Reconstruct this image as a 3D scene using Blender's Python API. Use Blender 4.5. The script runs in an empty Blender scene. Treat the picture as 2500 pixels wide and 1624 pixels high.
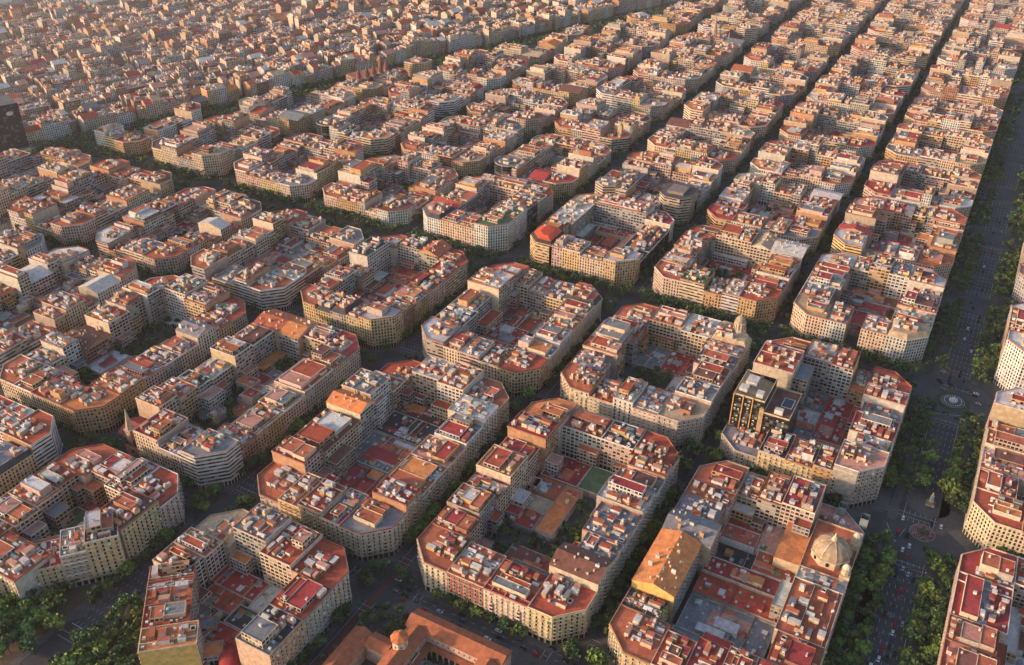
import bpy, math, random
from mathutils import Matrix, Vector
R = math.radians
C = bpy.context.scene.collection
scene = bpy.context.scene
# ------------------------------------------------------------------ camera (solved from the street grid, metres)
CAM = (-541.763, -132.95, 452.093); YAW, PIT, ROLL, FPX = 0.495629, 0.568827, 0.010752, 2317.83
fw = Vector((math.cos(YAW)*math.cos(PIT), math.sin(YAW)*math.cos(PIT), -math.sin(PIT)))
rt = Vector((math.sin(YAW), -math.cos(YAW), 0)); up = rt.cross(fw)
rt2 = math.cos(ROLL)*rt + math.sin(ROLL)*up; up2 = -math.sin(ROLL)*rt + math.cos(ROLL)*up
cd = bpy.data.cameras.new('camera'); cam = bpy.data.objects.new('camera', cd); C.objects.link(cam)
cam.matrix_world = Matrix(((rt2.x, up2.x, -fw.x, CAM[0]), (rt2.y, up2.y, -fw.y, CAM[1]), (rt2.z, up2.z, -fw.z, CAM[2]), (0, 0, 0, 1)))
cd.sensor_width = 36; cd.lens = FPX/2500*36; cd.clip_start = 5; cd.clip_end = 12000
scene.camera = cam
def view(x, y, z=0):                      # used only to skip things the photo cannot show
    d = Vector((x, y, z)) - Vector(CAM); w = d.dot(fw)
    if w < 1: return None
    return (1250 + FPX*d.dot(rt2)/w, 812 - FPX*d.dot(up2)/w)
def seen(x, y, z=0, m=60):
    v = view(x, y, z)
    return v is not None and -m < v[0] < 2500+m and -m < v[1] < 1624+m
# ------------------------------------------------------------------ materials
def nm(name):
    m = bpy.data.materials.new(name); m.use_nodes = True; nt = m.node_tree
    b = nt.nodes['Principled BSDF']; b.inputs['Roughness'].default_value = .85; b.inputs['Specular IOR Level'].default_value = .25
    return m, nt, b
class N:                                   # tiny node helper
    def __init__(s, nt): s.nt = nt
    def n(s, t, **k):
        o = s.nt.nodes.new(t)
        for a, v in k.items(): setattr(o, a, v)
        return o
    def l(s, a, b): s.nt.links.new(a, b)
    def put(s, sock, v):
        if hasattr(v, 'is_output') or isinstance(v, bpy.types.NodeSocket): s.l(v, sock)
        else: sock.default_value = v
    def math(s, op, a, b=0.0, c=None):
        o = s.n('ShaderNodeMath', operation=op); s.put(o.inputs[0], a); s.put(o.inputs[1], b)
        if c is not None: s.put(o.inputs[2], c)
        return o.outputs[0]
    def band(s, x, lo, hi): return s.math('MULTIPLY', s.math('GREATER_THAN', x, lo), s.math('LESS_THAN', x, hi))
    def mix(s, f, a, b, mode='MIX'):
        o = s.n('ShaderNodeMix', data_type='RGBA', blend_type=mode); s.put(o.inputs[0], f)
        for i, v in ((6, a), (7, b)):
            if isinstance(v, tuple): v = tuple(v)+(1,) if len(v) == 3 else v
            s.put(o.inputs[i], v)
        return o.outputs[2]
    def noise(s, scale, detail=3, vec=None, rough=.55):
        o = s.n('ShaderNodeTexNoise'); o.inputs['Scale'].default_value = scale; o.inputs['Detail'].default_value = detail; o.inputs['Roughness'].default_value = rough
        s.l(vec if vec is not None else s.n('ShaderNodeNewGeometry').outputs['Position'], o.inputs['Vector']); return o.outputs['Fac']
    def ramp(s, x, lo, hi, a, b):
        o = s.n('ShaderNodeMapRange'); s.put(o.inputs[0], x); o.inputs[1].default_value = lo; o.inputs[2].default_value = hi; o.inputs[3].default_value = a; o.inputs[4].default_value = b; return o.outputs[0]
    def attr(s, name='Col'): return s.n('ShaderNodeAttribute', attribute_name=name)
def weather(h, col, lo=.72, hi=1.22, sc=.35):  # grime, patches and fading in world metres
    a = h.noise(sc, 5); b = h.noise(sc*7, 3)
    f = h.math('MULTIPLY', h.ramp(a, .3, .7, lo, hi), h.ramp(b, .3, .7, .86, 1.12))
    return h.mix(1.0, col, h.n('ShaderNodeCombineColor').outputs[0], 'MIX') if False else h.mul(col, f)
def _mul(h, col, f):
    c = h.n('ShaderNodeCombineXYZ')
    for i in range(3): h.l(f, c.inputs[i])
    return h.mix(1.0, col, c.outputs[0], 'MULTIPLY')
N.mul = _mul
def mat_plain():
    m, nt, b = nm('plaster'); h = N(nt); h.l(weather(h, h.attr().outputs['Color']), b.inputs['Base Color']); return m
def mat_roof():
    m, nt, b = nm('terrace_tiles'); h = N(nt); col = h.attr().outputs['Color']
    c = weather(h, col, .8, 1.16, .5)
    v = h.n('ShaderNodeTexVoronoi', feature='F1'); v.inputs['Scale'].default_value = .16
    h.l(h.n('ShaderNodeNewGeometry').outputs['Position'], v.inputs['Vector'])
    sp = h.n('ShaderNodeSeparateColor'); h.l(v.outputs['Color'], sp.inputs[0])
    c = h.mul(c, h.ramp(sp.outputs[0], 0, 1, .82, 1.18))
    st = h.ramp(h.noise(.9, 5), .55, .75, 0, .6)
    c = h.mix(st, c, (.12, .09, .075)); h.l(c, b.inputs['Base Color'])
    return m
def mat_tiled():
    m, nt, b = nm('clay_tiles'); h = N(nt); c = weather(h, h.attr().outputs['Color'], .7, 1.25, .3)
    w = h.n('ShaderNodeTexWave'); w.inputs['Scale'].default_value = 2.2; w.inputs['Distortion'].default_value = .4
    h.l(h.n('ShaderNodeNewGeometry').outputs['Position'], w.inputs['Vector'])
    h.l(h.mul(c, h.ramp(w.outputs['Fac'], 0, 1, .85, 1.1)), b.inputs['Base Color']); return m
def mat_facade(kind):
    m, nt, b = nm('facade_'+kind); h = N(nt); col = weather(h, h.attr().outputs['Color'], .8, 1.15, .2)
    uv = h.n('ShaderNodeUVMap', uv_map='UVMap'); s = h.n('ShaderNodeSeparateXYZ'); h.l(uv.outputs[0], s.inputs[0]); u, v = s.outputs[0], s.outputs[1]
    fu = h.math('FRACT', u); fv = h.math('FRACT', v); au = h.math('ABSOLUTE', h.math('SUBTRACT', fu, .5))
    wn = h.n('ShaderNodeTexWhiteNoise', noise_dimensions='3D'); cv = h.n('ShaderNodeCombineXYZ')
    h.l(h.math('FLOOR', u), cv.inputs[0]); h.l(h.math('FLOOR', v), cv.inputs[1]); h.l(h.math('FLOOR', h.math('MULTIPLY', h.attr().outputs['Fac'], 50)), cv.inputs[2]); h.l(cv.outputs[0], wn.inputs['Vector'])
    rnd = wn.outputs['Value']; up_ = h.math('GREATER_THAN', v, 0)
    if kind == 'classic': hw, lo, hi = .235, .10, .78
    elif kind == 'rear': hw, lo, hi = .38, .30, .86
    elif kind == 'ribbon': hw, lo, hi = .49, .36, .80
    else: hw, lo, hi = .45, .10, .92
    win = h.math('MULTIPLY', h.math('LESS_THAN', au, hw), h.band(fv, lo, hi))
    gl = h.mix(h.math('GREATER_THAN', rnd, .62), (.018, .018, .02), (.15, .12, .08)); gl = h.mix(h.math('GREATER_THAN', rnd, .84), gl, (.34, .31, .26))
    if kind == 'curtain': gl = h.mix(h.math('GREATER_THAN', rnd, .8), (.012, .014, .017), (.09, .09, .09))
    win = h.math('MULTIPLY', win, up_)
    c = h.mix(win, col, gl)
    if kind in ('classic', 'rear'):
        rail = h.math('MULTIPLY', h.math('MULTIPLY', h.math('LESS_THAN', au, .36 if kind == 'classic' else .47), h.band(fv, .07, .36)), up_)
        c = h.mix(h.math('MULTIPLY', rail, .42 if kind == 'classic' else .3), c, (.03, .03, .03))
        slab = h.math('MULTIPLY', h.math('MULTIPLY', h.math('LESS_THAN', au, .38), h.band(fv, 0, .07)), up_); c = h.mix(h.math('MULTIPLY', slab, .6), c, (.6, .53, .44))
    shop = h.math('MULTIPLY', h.math('SUBTRACT', 1.0, up_), h.math('MULTIPLY', h.math('LESS_THAN', au, .36), h.math('LESS_THAN', v, -.25)))
    c = h.mix(shop, c, (.03, .028, .028)); h.l(c, b.inputs['Base Color'])
    h.l(h.ramp(win, 0, 1, .88, .25), b.inputs['Roughness'])
    bp = h.n('ShaderNodeBump'); bp.inputs['Strength'].default_value = .7; bp.inputs['Distance'].default_value = .3
    h.l(h.math('SUBTRACT', 1.0, win), bp.inputs['Height']); h.l(bp.outputs[0], b.inputs['Normal'])
    return m
def mat_flat(name, col, rough=.8, metal=0, lo=.85, hi=1.12, sc=.5, emit=0):
    m, nt, b = nm(name); h = N(nt); rgb = h.n('ShaderNodeRGB'); rgb.outputs[0].default_value = tuple(col)+(1,)
    h.l(weather(h, rgb.outputs[0], lo, hi, sc), b.inputs['Base Color']); b.inputs['Roughness'].default_value = rough; b.inputs['Metallic'].default_value = metal
    if emit: b.inputs['Emission Color'].default_value = tuple(col)+(1,); b.inputs['Emission Strength'].default_value = emit
    return m
def mat_ground(name, col, lo=.7, hi=1.3):
    m, nt, b = nm(name); h = N(nt); rgb = h.n('ShaderNodeRGB'); rgb.outputs[0].default_value = tuple(col)+(1,)
    c = weather(h, rgb.outputs[0], lo, hi, .06); c = h.mul(c, h.ramp(h.noise(.9, 4), .3, .7, .8, 1.2)); h.l(c, b.inputs['Base Color']); return m
def mat_leaf():
    m, nt, b = nm('foliage'); h = N(nt); col = h.attr().outputs['Color']
    oi = h.n('ShaderNodeObjectInfo'); col = h.mul(col, h.ramp(oi.outputs['Random'], 0, 1, .7, 1.3))
    h.l(col, b.inputs['Base Color']); b.inputs['Roughness'].default_value = .7
    b.inputs['Subsurface Weight'].default_value = 0; return m
def mat_metal():
    m, nt, b = nm('sheet_metal'); h = N(nt); w = h.n('ShaderNodeTexWave'); w.inputs['Scale'].default_value = 1.6
    h.l(h.n('ShaderNodeNewGeometry').outputs['Position'], w.inputs['Vector'])
    h.l(h.mul(weather(h, h.attr().outputs['Color']), h.ramp(w.outputs['Fac'], 0, 1, .75, 1.1)), b.inputs['Base Color']); b.inputs['Roughness'].default_value = .5; return m
M = dict(plain=mat_plain(), roof=mat_roof(), tiled=mat_tiled(), classic=mat_facade('classic'), rear=mat_facade('rear'), ribbon=mat_facade('ribbon'), curtain=mat_facade('curtain'),
         metal=mat_metal(), leaf=mat_leaf(), bark=mat_flat('bark', (.09, .065, .045)), glass=mat_flat('window_glass', (.02, .022, .026), .15), asphalt=mat_ground('asphalt', (.06, .061, .065)),
         pave=mat_ground('paving', (.092, .088, .085)), paint=mat_flat('road_paint', (.42, .42, .41)), bike=mat_ground('bike_lane', (.16, .04, .035)), soil=mat_ground('soil', (.10, .07, .05)),
         iron=mat_flat('iron', (.02, .02, .022), .5), water=mat_flat('water', (.05, .065, .07), .15), lit=mat_flat('lit_glass', (1, .62, .25), .4, emit=2.0))
W = dict(c=(.56, .43, .30), y=(.54, .40, .20), o=(.46, .28, .13), w=(.56, .525, .47), p=(.50, .35, .28), s=(.36, .31, .25), g=(.31, .30, .285), b=(.30, .14, .09), Y=(.58, .39, .12), k=(.045, .045, .05), r=(.33, .10, .07), G=(.20, .22, .20))
RC = dict(t=(.42, .122, .062), R=(.33, .05, .045), o=(.54, .20, .07), b=(.17, .075, .055), g=(.19, .19, .195), w=(.52, .49, .45), n=(.09, .15, .07), k=(.055, .055, .06), p=(.48, .23, .17), y=(.42, .31, .19), T=(.38, .078, .04))
WN = dict(c='cream', y='pale yellow', o='ochre', w='white', p='pink', s='stone', g='grey', b='brick', Y='bright yellow', k='black glass', r='red', G='grey green')
RN = dict(t='terracotta', R='dark red', o='orange', b='brown', g='grey', w='pale', n='green', k='slate black', p='rosy', y='sandy', T='rust red')
def jit(c, r, a=.12): f = 1+r.uniform(-a, a); return tuple(max(.01, v*f*(1+r.uniform(-.05, .05))) for v in c)
# ------------------------------------------------------------------ mesh builder
XFG = None; FAR = None
class MB:
    def __init__(s): s.v = []; s.f = []; s.m = []; s.c = []; s.uv = []; s.mats = []; s.xf = None
    def poly(s, pts, mat, col=(1, 1, 1), uv=None):
        f_ = s.xf or (XFG if s is not FAR else None)
        if f_: pts = [f_(p) for p in pts]
        i = len(s.v); s.v += pts; s.f.append(tuple(range(i, i+len(pts))))
        if mat not in s.mats: s.mats.append(mat)
        s.m.append(s.mats.index(mat)); s.c.append(col); s.uv.append(uv or [(0, 0)]*len(pts))
    def wall(s, p, q, z0, z1, mat, col, bay=2.7, fl=3.1, g=5.0):
        L = math.hypot(q[0]-p[0], q[1]-p[1]); n = max(1, round(L/bay)); a, b = (z0-g)/fl, (z1-g)/fl
        s.poly([(p[0], p[1], z0), (q[0], q[1], z0), (q[0], q[1], z1), (p[0], p[1], z1)], mat, col, [(0, a), (n, a), (n, b), (0, b)])
    def prism(s, pts, z0, z1, side, top, cs, ct, skip=()):
        n = len(pts)
        for i in range(n):
            if i not in skip: s.wall(pts[i], pts[(i+1) % n], z0, z1, side, cs)
        if top: s.poly([(x, y, z1) for x, y in pts], top, ct)
    def box(s, x0, y0, x1, y1, z0, z1, side, cs, top=None, ct=None): s.prism([(x0, y0), (x1, y0), (x1, y1), (x0, y1)], z0, z1, side, top or side, cs, ct or cs)
    def ring(s, pts, z0, z1, t, mat, col):    # parapet: outer face, top, inner face
        inn = inset(pts, t); n = len(pts)
        for i in range(n):
            j = (i+1) % n; a, b, c, d = pts[i], pts[j], inn[j], inn[i]
            s.poly([(*a, z0), (*b, z0), (*b, z1), (*a, z1)], mat, col); s.poly([(*a, z1), (*b, z1), (*c, z1), (*d, z1)], mat, col); s.poly([(*c, z0), (*d, z0), (*d, z1), (*c, z1)], mat, col)
    def gable(s, x0, y0, x1, y1, z0, z1, axis, roof, rc, side, sc):
        if axis == 'x':
            ym = (y0+y1)/2
            s.poly([(x0, y0, z0), (x1, y0, z0), (x1, ym, z1), (x0, ym, z1)], roof, rc); s.poly([(x1, y1, z0), (x0, y1, z0), (x0, ym, z1), (x1, ym, z1)], roof, rc)
            s.poly([(x0, y1, z0), (x0, y0, z0), (x0, ym, z1)], side, sc); s.poly([(x1, y0, z0), (x1, y1, z0), (x1, ym, z1)], side, sc)
        else:
            xm = (x0+x1)/2
            s.poly([(x1, y0, z0), (x1, y1, z0), (xm, y1, z1), (xm, y0, z1)], roof, rc); s.poly([(x0, y1, z0), (x0, y0, z0), (xm, y0, z1), (xm, y1, z1)], roof, rc)
            s.poly([(x0, y0, z0), (x1, y0, z0), (xm, y0, z1)], side, sc); s.poly([(x1, y1, z0), (x0, y1, z0), (xm, y1, z1)], side, sc)
    def dome(s, cx, cy, z, r, hgt, mat, col, n=16, k=6, rib=None):
        for a in range(n):
            t0, t1 = 2*math.pi*a/n, 2*math.pi*(a+1)/n
            for b in range(k):
                p0, p1 = math.pi/2*b/k, math.pi/2*(b+1)/k
                q = [(cx+r*math.cos(p)*math.cos(t), cy+r*math.cos(p)*math.sin(t), z+hgt*math.sin(p)) for t, p in ((t0, p0), (t1, p0), (t1, p1), (t0, p1))]
                s.poly(q if b < k-1 else q[:3], mat, col)
    def cyl(s, cx, cy, z0, z1, r0, r1, mat, col, n=12, top=True, ph=0):
        a = [(cx+r0*math.cos(ph+2*math.pi*i/n), cy+r0*math.sin(ph+2*math.pi*i/n), z0) for i in range(n)]; b = [(cx+r1*math.cos(ph+2*math.pi*i/n), cy+r1*math.sin(ph+2*math.pi*i/n), z1) for i in range(n)]
        for i in range(n): s.poly([a[i], a[(i+1) % n], b[(i+1) % n], b[i]], mat, col, [(i/2, -1+(z0)/3), (i/2+.5, -1+z0/3), (i/2+.5, -1+z1/3), (i/2, -1+z1/3)])
        if top and r1 > .05: s.poly(b, mat, col)
    def mesh(s, name):
        me = bpy.data.meshes.new(name); me.from_pydata(s.v, [], s.f)
        for k in s.mats: me.materials.append(M[k])
        me.polygons.foreach_set('material_index', s.m)
        ca = me.color_attributes.new('Col', 'FLOAT_COLOR', 'CORNER'); buf = []
        for f, c in zip(s.f, s.c): buf += [c[0], c[1], c[2], 1.0]*len(f)
        ca.data.foreach_set('color', buf)
        uvl = me.uv_layers.new(name='UVMap'); buf = []
        for q in s.uv:
            for a in q: buf += [a[0], a[1]]
        uvl.data.foreach_set('uv', buf); me.update(); return me
    def obj(s, name, parent=None, loc=None):
        if not s.f: return None
        o = bpy.data.objects.new(name, s.mesh(name)); C.objects.link(o)
        if parent is not None: o.parent = parent; o.matrix_parent_inverse = Matrix.Translation(parent.location).inverted()
        if loc: o.location = loc
        return o
def inset(pts, t):
    n = len(pts); out = []
    for i in range(n):
        a, b, c = pts[i-1], pts[i], pts[(i+1) % n]
        d1 = (b[0]-a[0], b[1]-a[1]); d2 = (c[0]-b[0], c[1]-b[1]); l1 = math.hypot(*d1) or 1; l2 = math.hypot(*d2) or 1
        n1 = (-d1[1]/l1, d1[0]/l1); n2 = (-d2[1]/l2, d2[0]/l2); k = 1+n1[0]*n2[0]+n1[1]*n2[1]; k = max(k, .3)
        out.append((b[0]+t*(n1[0]+n2[0])/k, b[1]+t*(n1[1]+n2[1])/k))
    return out
def empty(name, loc, label=None, cat=None, group=None):
    o = bpy.data.objects.new(name, None); C.objects.link(o); o.location = loc; o.empty_display_size = 1
    return tag(o, label, cat, group)
def tag(o, label=None, cat=None, group=None, kind=None):
    if label: o['label'] = label
    if cat: o['category'] = cat
    if group: o['group'] = group
    if kind: o['kind'] = kind
    return o
XFG = None
FAR = MB()                                  # all the buildings past the nearest ones
NOBJ = [0]
# ------------------------------------------------------------------ shared window / balcony meshes
def window_mesh(style, col, w=1.25, hh=2.15):
    b = MB(); f = (.62, .55, .44) if style != 'w' else (.7, .68, .64)
    b.box(-w/2-.14, -.10, w/2+.14, .02, hh, hh+.16, 'plain', f); b.box(-w/2-.14, -.08, -w/2, .02, 0, hh, 'plain', f); b.box(w/2, -.08, w/2+.14, .02, 0, hh, 'plain', f)
    b.poly([(-w/2, -.03, 0), (w/2, -.03, 0), (w/2, -.03, hh), (-w/2, -.03, hh)], 'glass', (.02, .02, .02))
    if col: 
        b.box(-w/2, -.07, -w/2+w*.24, -.02, .1, hh-.05, 'plain', col); b.box(w/2-w*.24, -.07, w/2, -.02, .1, hh-.05, 'plain', col)
    return b.mesh('window')
def blind_mesh(col, w=1.6, hh=1.5):
    b = MB(); b.poly([(-w/2, -.03, 0), (w/2, -.03, 0), (w/2, -.03, hh), (-w/2, -.03, hh)], 'glass', (.02, .02, .02))
    b.box(-w/2, -.08, w/2, .01, hh*.55, hh, 'plain', col); b.box(-w/2-.1, -.12, w/2+.1, .01, -.12, 0, 'plain', (.6, .55, .48)); return b.mesh('window')
def balcony_mesh(w=1.7, d=.8):
    b = MB(); b.box(-w/2, -d, w/2, .02, -.2, 0, 'plain', (.62, .54, .42))
    b.box(-w/2, -d, w/2, -d+.05, .95, 1.02, 'iron', (0, 0, 0))
    n = int(w/.32)
    for i in range(n+1):
        x = -w/2+i*(w-.05)/n; b.box(x, -d, x+.045, -d+.045, 0, .96, 'iron', (0, 0, 0))
    return b.mesh('balcony')
SH = [(.20, .13, .07), (.13, .17, .12), (.42, .36, .27), None, (.30, .26, .2), None]
WIN = [window_mesh('c', c) for c in SH]; WINM = [blind_mesh(c) for c in ((.6, .58, .54), (.4, .33, .22), (.16, .18, .15))]; BAL = balcony_mesh()
def closed_mesh(col, w=1.1, hh=2.0):
    b = MB(); b.box(-w/2-.14, -.10, w/2+.14, .02, hh, hh+.16, 'plain', (.62, .55, .44)); b.box(-w/2, -.06, w/2, .01, 0, hh, 'plain', col); return b.mesh('window')
WINC = [closed_mesh(c) for c in ((.22, .14, .08), (.5, .46, .38), (.14, .18, .13))]
SHOP = None
def shop_mesh():
    b = MB(); b.poly([(-1.3, -.03, 0), (1.3, -.03, 0), (1.3, -.03, 3.4), (-1.3, -.03, 3.4)], 'glass', (.02, .02, .02)); b.box(-1.45, -.12, 1.45, .02, 3.4, 3.75, 'plain', (.2, .16, .13)); return b.mesh('shop_window')
SHOP = shop_mesh()
def inst(name, me, parent, x, y, z, ang):
    o = bpy.data.objects.new(name, me); C.objects.link(o); o.parent = parent
    o.location = (x-parent.location.x, y-parent.location.y, z-parent.location.z); o.rotation_euler = (0, 0, ang); NOBJ[0] += 1; return o
def band_balcony(parent, p, q, z, ang, col):
    L = math.hypot(q[0]-p[0], q[1]-p[1]); b = MB(); b.box(.4, -1.1, L-.4, .02, z-.18, z, 'plain', col); b.box(.4, -1.1, L-.4, -1.02, z, z+.85, 'plain', col)
    c, s = math.cos(ang), math.sin(ang); b.v = [(p[0]+c*x-s*y, p[1]+s*x+c*y, zz) for x, y, zz in b.v]
    b.obj('balcony', parent); NOBJ[0] += 1
def bay_mesh(n):
    b = MB(); hh = n*3.1; c = (.58, .5, .38); b.prism([(-1.2, 0), (-.95, -.95), (.95, -.95), (1.2, 0)], 0, hh, 'plain', 'plain', c, c, skip=(3,))
    for k in range(n):
        z = k*3.1+.9
        b.box(-.85, -.98, .85, -.94, z, z+1.7, 'glass', (0, 0, 0)); b.poly([(-1.19, -.06, z), (-.98, -.88, z), (-.98, -.88, z+1.7), (-1.19, -.06, z+1.7)], 'glass'); b.poly([(.98, -.88, z), (1.19, -.06, z), (1.19, -.06, z+1.7), (.98, -.88, z+1.7)], 'glass')
    return b.mesh('bay_window')
BAYM = {k: bay_mesh(k) for k in (2, 3, 4)}
def awning_mesh(c):
    b = MB(); b.poly([(-.8, -1.1, 1.5), (.8, -1.1, 1.5), (.8, 0, 2.2), (-.8, 0, 2.2)], 'plain', c); b.poly([(-.8, -1.1, 1.3), (.8, -1.1, 1.3), (.8, -1.1, 1.5), (-.8, -1.1, 1.5)], 'plain', c); return b.mesh('awning')
AWN = [awning_mesh(c) for c in ((.05, .16, .09), (.5, .22, .06), (.6, .55, .45), (.28, .13, .09))]
def dress(root, p, q, n, style, r, top, budget):      # windows and balconies of one street front
    L = math.hypot(q[0]-p[0], q[1]-p[1]); ang = math.atan2(q[1]-p[1], q[0]-p[0]); bay = 3.3 if style == 'classic' else 3.4
    k = max(1, int(L/bay)); c, s = math.cos(ang), math.sin(ang); nx, ny = s, -c
    wi = r.randrange(len(WIN)); wm = r.randrange(len(WINM))
    fls = (top-5.0)/max(1, n); bays = set()
    if style == 'classic' and n >= 5 and k >= 5 and r.random() < .45:
        bays = {1, k-2} if r.random() < .6 else {k//2}
        for i in bays: t = (i+.5)/k*L; inst('bay_window', BAYM[r.choice([3, 3, 4])], root, p[0]+c*t+nx*.03, p[1]+s*t+ny*.03, 5.1, ang)
    for z in (5.0+fls, top-fls-.1):
        b = MB(); b.prism([(p[0]+nx*.35, p[1]+ny*.35), (q[0]+nx*.35, q[1]+ny*.35), q, p], z-.02, z+.22, 'plain', 'plain', (.6, .52, .4), (.6, .52, .4), skip=(2,)); b.obj('ledge', root)
    for i in range(k):
        t = (i+.5)/k*L; x, y = p[0]+c*t+nx*.03, p[1]+s*t+ny*.03
        inst('shop_window', SHOP, root, x, y, .35, ang)
        for fl in range(n):
            if budget[0] <= 0: break
            if i in bays and fl < 3: continue
            z = 5.0+fl*fls+.35; budget[0] -= 1
            if style == 'classic':
                wo = inst('window', WIN[wi] if r.random() < .62 else (WINC[wi % 3] if r.random() < .6 else r.choice(WIN)), root, x, y, z, ang)
                if r.random() < .07: ao = bpy.data.objects.new('awning', r.choice(AWN)); C.objects.link(ao); ao.parent = wo
                if fl < n-1 or r.random() < .3: inst('balcony', BAL, root, x, y, z, ang)
            else: inst('window', WINM[wm], root, x, y, z+.75, ang)
    if style == 'band':
        for fl in range(n): band_balcony(root, p, q, 5.0+fl*fls+.2, ang, jit(W[r.choice('cwso')], r))
# ------------------------------------------------------------------ one building
def building(x0, y0, x1, y1, ch, kinds, n, rc, wc, feat, r, near, label=None, group=None, name='apartment_building', cat='building', g=5.0, fl=3.1, cut=14.5, partycol=None, detail=False, xf=None):
    global XFG
    h = g+fl*n; cx, cy = (x0+x1)/2, (y0+y1)/2
    P = {'S': (x0, y0), 'E': (x1, y0), 'N': (x1, y1), 'W': (x0, y1)}; pts = []; ek = []
    order = ['S', 'E', 'N', 'W']; after = {'S': '-y', 'E': '+x', 'N': '+y', 'W': '-x'}
    for o in order:
        a = P[o]
        if o == ch:
            k = cut
            d = {'S': [(x0, y0+k), (x0+k, y0)], 'E': [(x1-k, y0), (x1, y0+k)], 'N': [(x1, y1-k), (x1-k, y1)], 'W': [(x0+k, y1), (x0, y1-k)]}[o]
            pts += d; ek += ['street', kinds[after[o]]]
        else: pts.append(a); ek.append(kinds[after[o]])
    roofc = jit(RC[rc], r); wallc = jit(W[wc], r, .08); pc = partycol or (W['Y'] if wc == 'Y' or 'Y' in feat else None) or jit(r.choice([(.42, .30, .20), (.48, .38, .28), (.40, .22, .12), (.50, .44, .36), (.34, .27, .21)]), r)
    style = 'band' if 'B' in feat else 'ribbon' if 'z' in feat else 'curtain' if wc == 'k' else 'classic'
    smat = {'band': 'ribbon', 'ribbon': 'ribbon', 'curtain': 'curtain', 'classic': 'classic'}[style]
    root = None
    if near:
        root = empty(name, XFG((cx, cy, 0)) if XFG else (cx, cy, 0), label, cat, group)
        if not any(seen(x, y, z, 5) for x in (x0, cx, x1) for y in (y0, cy, y1) for z in (0, h)) and not XFG: bpy.data.objects.remove(root); return None
        def get(k): return MB()
    rf = [None]
    def put(b, nme):
        if near:
            o = b.obj(nme, root); NOBJ[0] += 1
            if nme == 'roof': rf[0] = o
            elif rf[0] and o and nme in ('chimney', 'skylight', 'roof_window', 'light_well', 'terrace_deck', 'terrace_wall', 'solar_panel'): o.parent = rf[0]; o.matrix_parent_inverse = Matrix()
    def nb():
        if near: return MB()
        return FAR
    if not near: FAR.xf = xf
    # walls
    b = nb(); m = len(pts); street = []
    for i in range(m):
        p, q = pts[i], pts[(i+1) % m]; k = ek[i]
        if k == 'street':
            vis = (q[1]-p[1])*(-.85)+(-(q[0]-p[0]))*(-.53)*-1 > 0 or True
            nx, ny = (q[1]-p[1]), -(q[0]-p[0]); facing = nx*(CAM[0]-p[0])+ny*(CAM[1]-p[1]) > 0 or XFG is not None
            if near and detail and facing and style in ('classic', 'band', 'ribbon') and wc != 'k': b.wall(p, q, 0, h, 'plain', wallc); street.append((p, q))
            else: b.wall(p, q, 0, h, smat, wallc, g=g, fl=fl)
        elif k == 'rear': b.wall(p, q, 0, h, 'rear', jit(W[r.choice('cwsgop')], r) if r.random() < .6 else wallc, bay=3.2, g=g, fl=fl)
        else: b.wall(p, q, 0, h, 'plain', pc, g=g, fl=fl)
    put(b, 'wall')
    pitched = 'g' in feat or 'G' in feat
    b = nb()
    if pitched:
        if 'g' in feat: ax = 'y' if kinds['-x'] == 'street' or kinds['+x'] == 'street' else 'x'
        else: ax = 'x' if (x1-x0) > (y1-y0) else 'y'
        b.gable(x0-.3, y0-.3, x1+.3, y1+.3, h, h+4.2, ax, 'tiled', roofc, 'plain', pc)
    elif 'm' in feat:
        q = inset(pts, 3.0)
        for i in range(m): j = (i+1) % m; b.poly([(*pts[i], h), (*pts[j], h), (*q[j], h+4), (*q[i], h+4)], 'tiled', RC['k'] if rc != 'y' else RC['y'])
        b.poly([(x, y, h+4) for x, y in q], 'roof', roofc)
    else: b.poly([(x, y, h) for x, y in inset(pts, .15)], 'roof', roofc)
    put(b, 'roof')
    hz = h + (4 if 'm' in feat else 0)
    if not pitched and 'm' not in feat and x1-x0 > 6 and y1-y0 > 6:                # terrace sections laid in other tiles
        e0, e1 = (x0+cut*.62 if ch in ('W', 'S') else x0+.4), (x1-cut*.62 if ch in ('E', 'N') else x1-.4); g0, g1 = (y0+cut*.62 if ch in ('S', 'E') else y0+.4), (y1-cut*.62 if ch in ('W', 'N') else y1-.4)
        for k_ in range(r.choice([1, 1, 2]) if near else r.choice([0, 1])):
            ax_ = r.random() < .5; u0 = r.uniform(0, .6); u1 = u0+r.uniform(.2, .45); u1 = min(u1, 1)
            q = (e0+(e1-e0)*u0, g0, e0+(e1-e0)*u1, g1) if ax_ else (e0, g0+(g1-g0)*u0, e1, g0+(g1-g0)*u1)
            b = nb(); zq = hz+.035+.02*k_; b.poly([(q[0], q[1], zq), (q[2], q[1], zq), (q[2], q[3], zq), (q[0], q[3], zq)], 'roof', jit(RC[r.choice(rc*8+'tTopwbg')], r, .22)); put(b, 'terrace_deck')
    pcol = jit(W[r.choice('cwcwpsb')] if r.random() < .7 else (.3, .12, .08), r)
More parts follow.
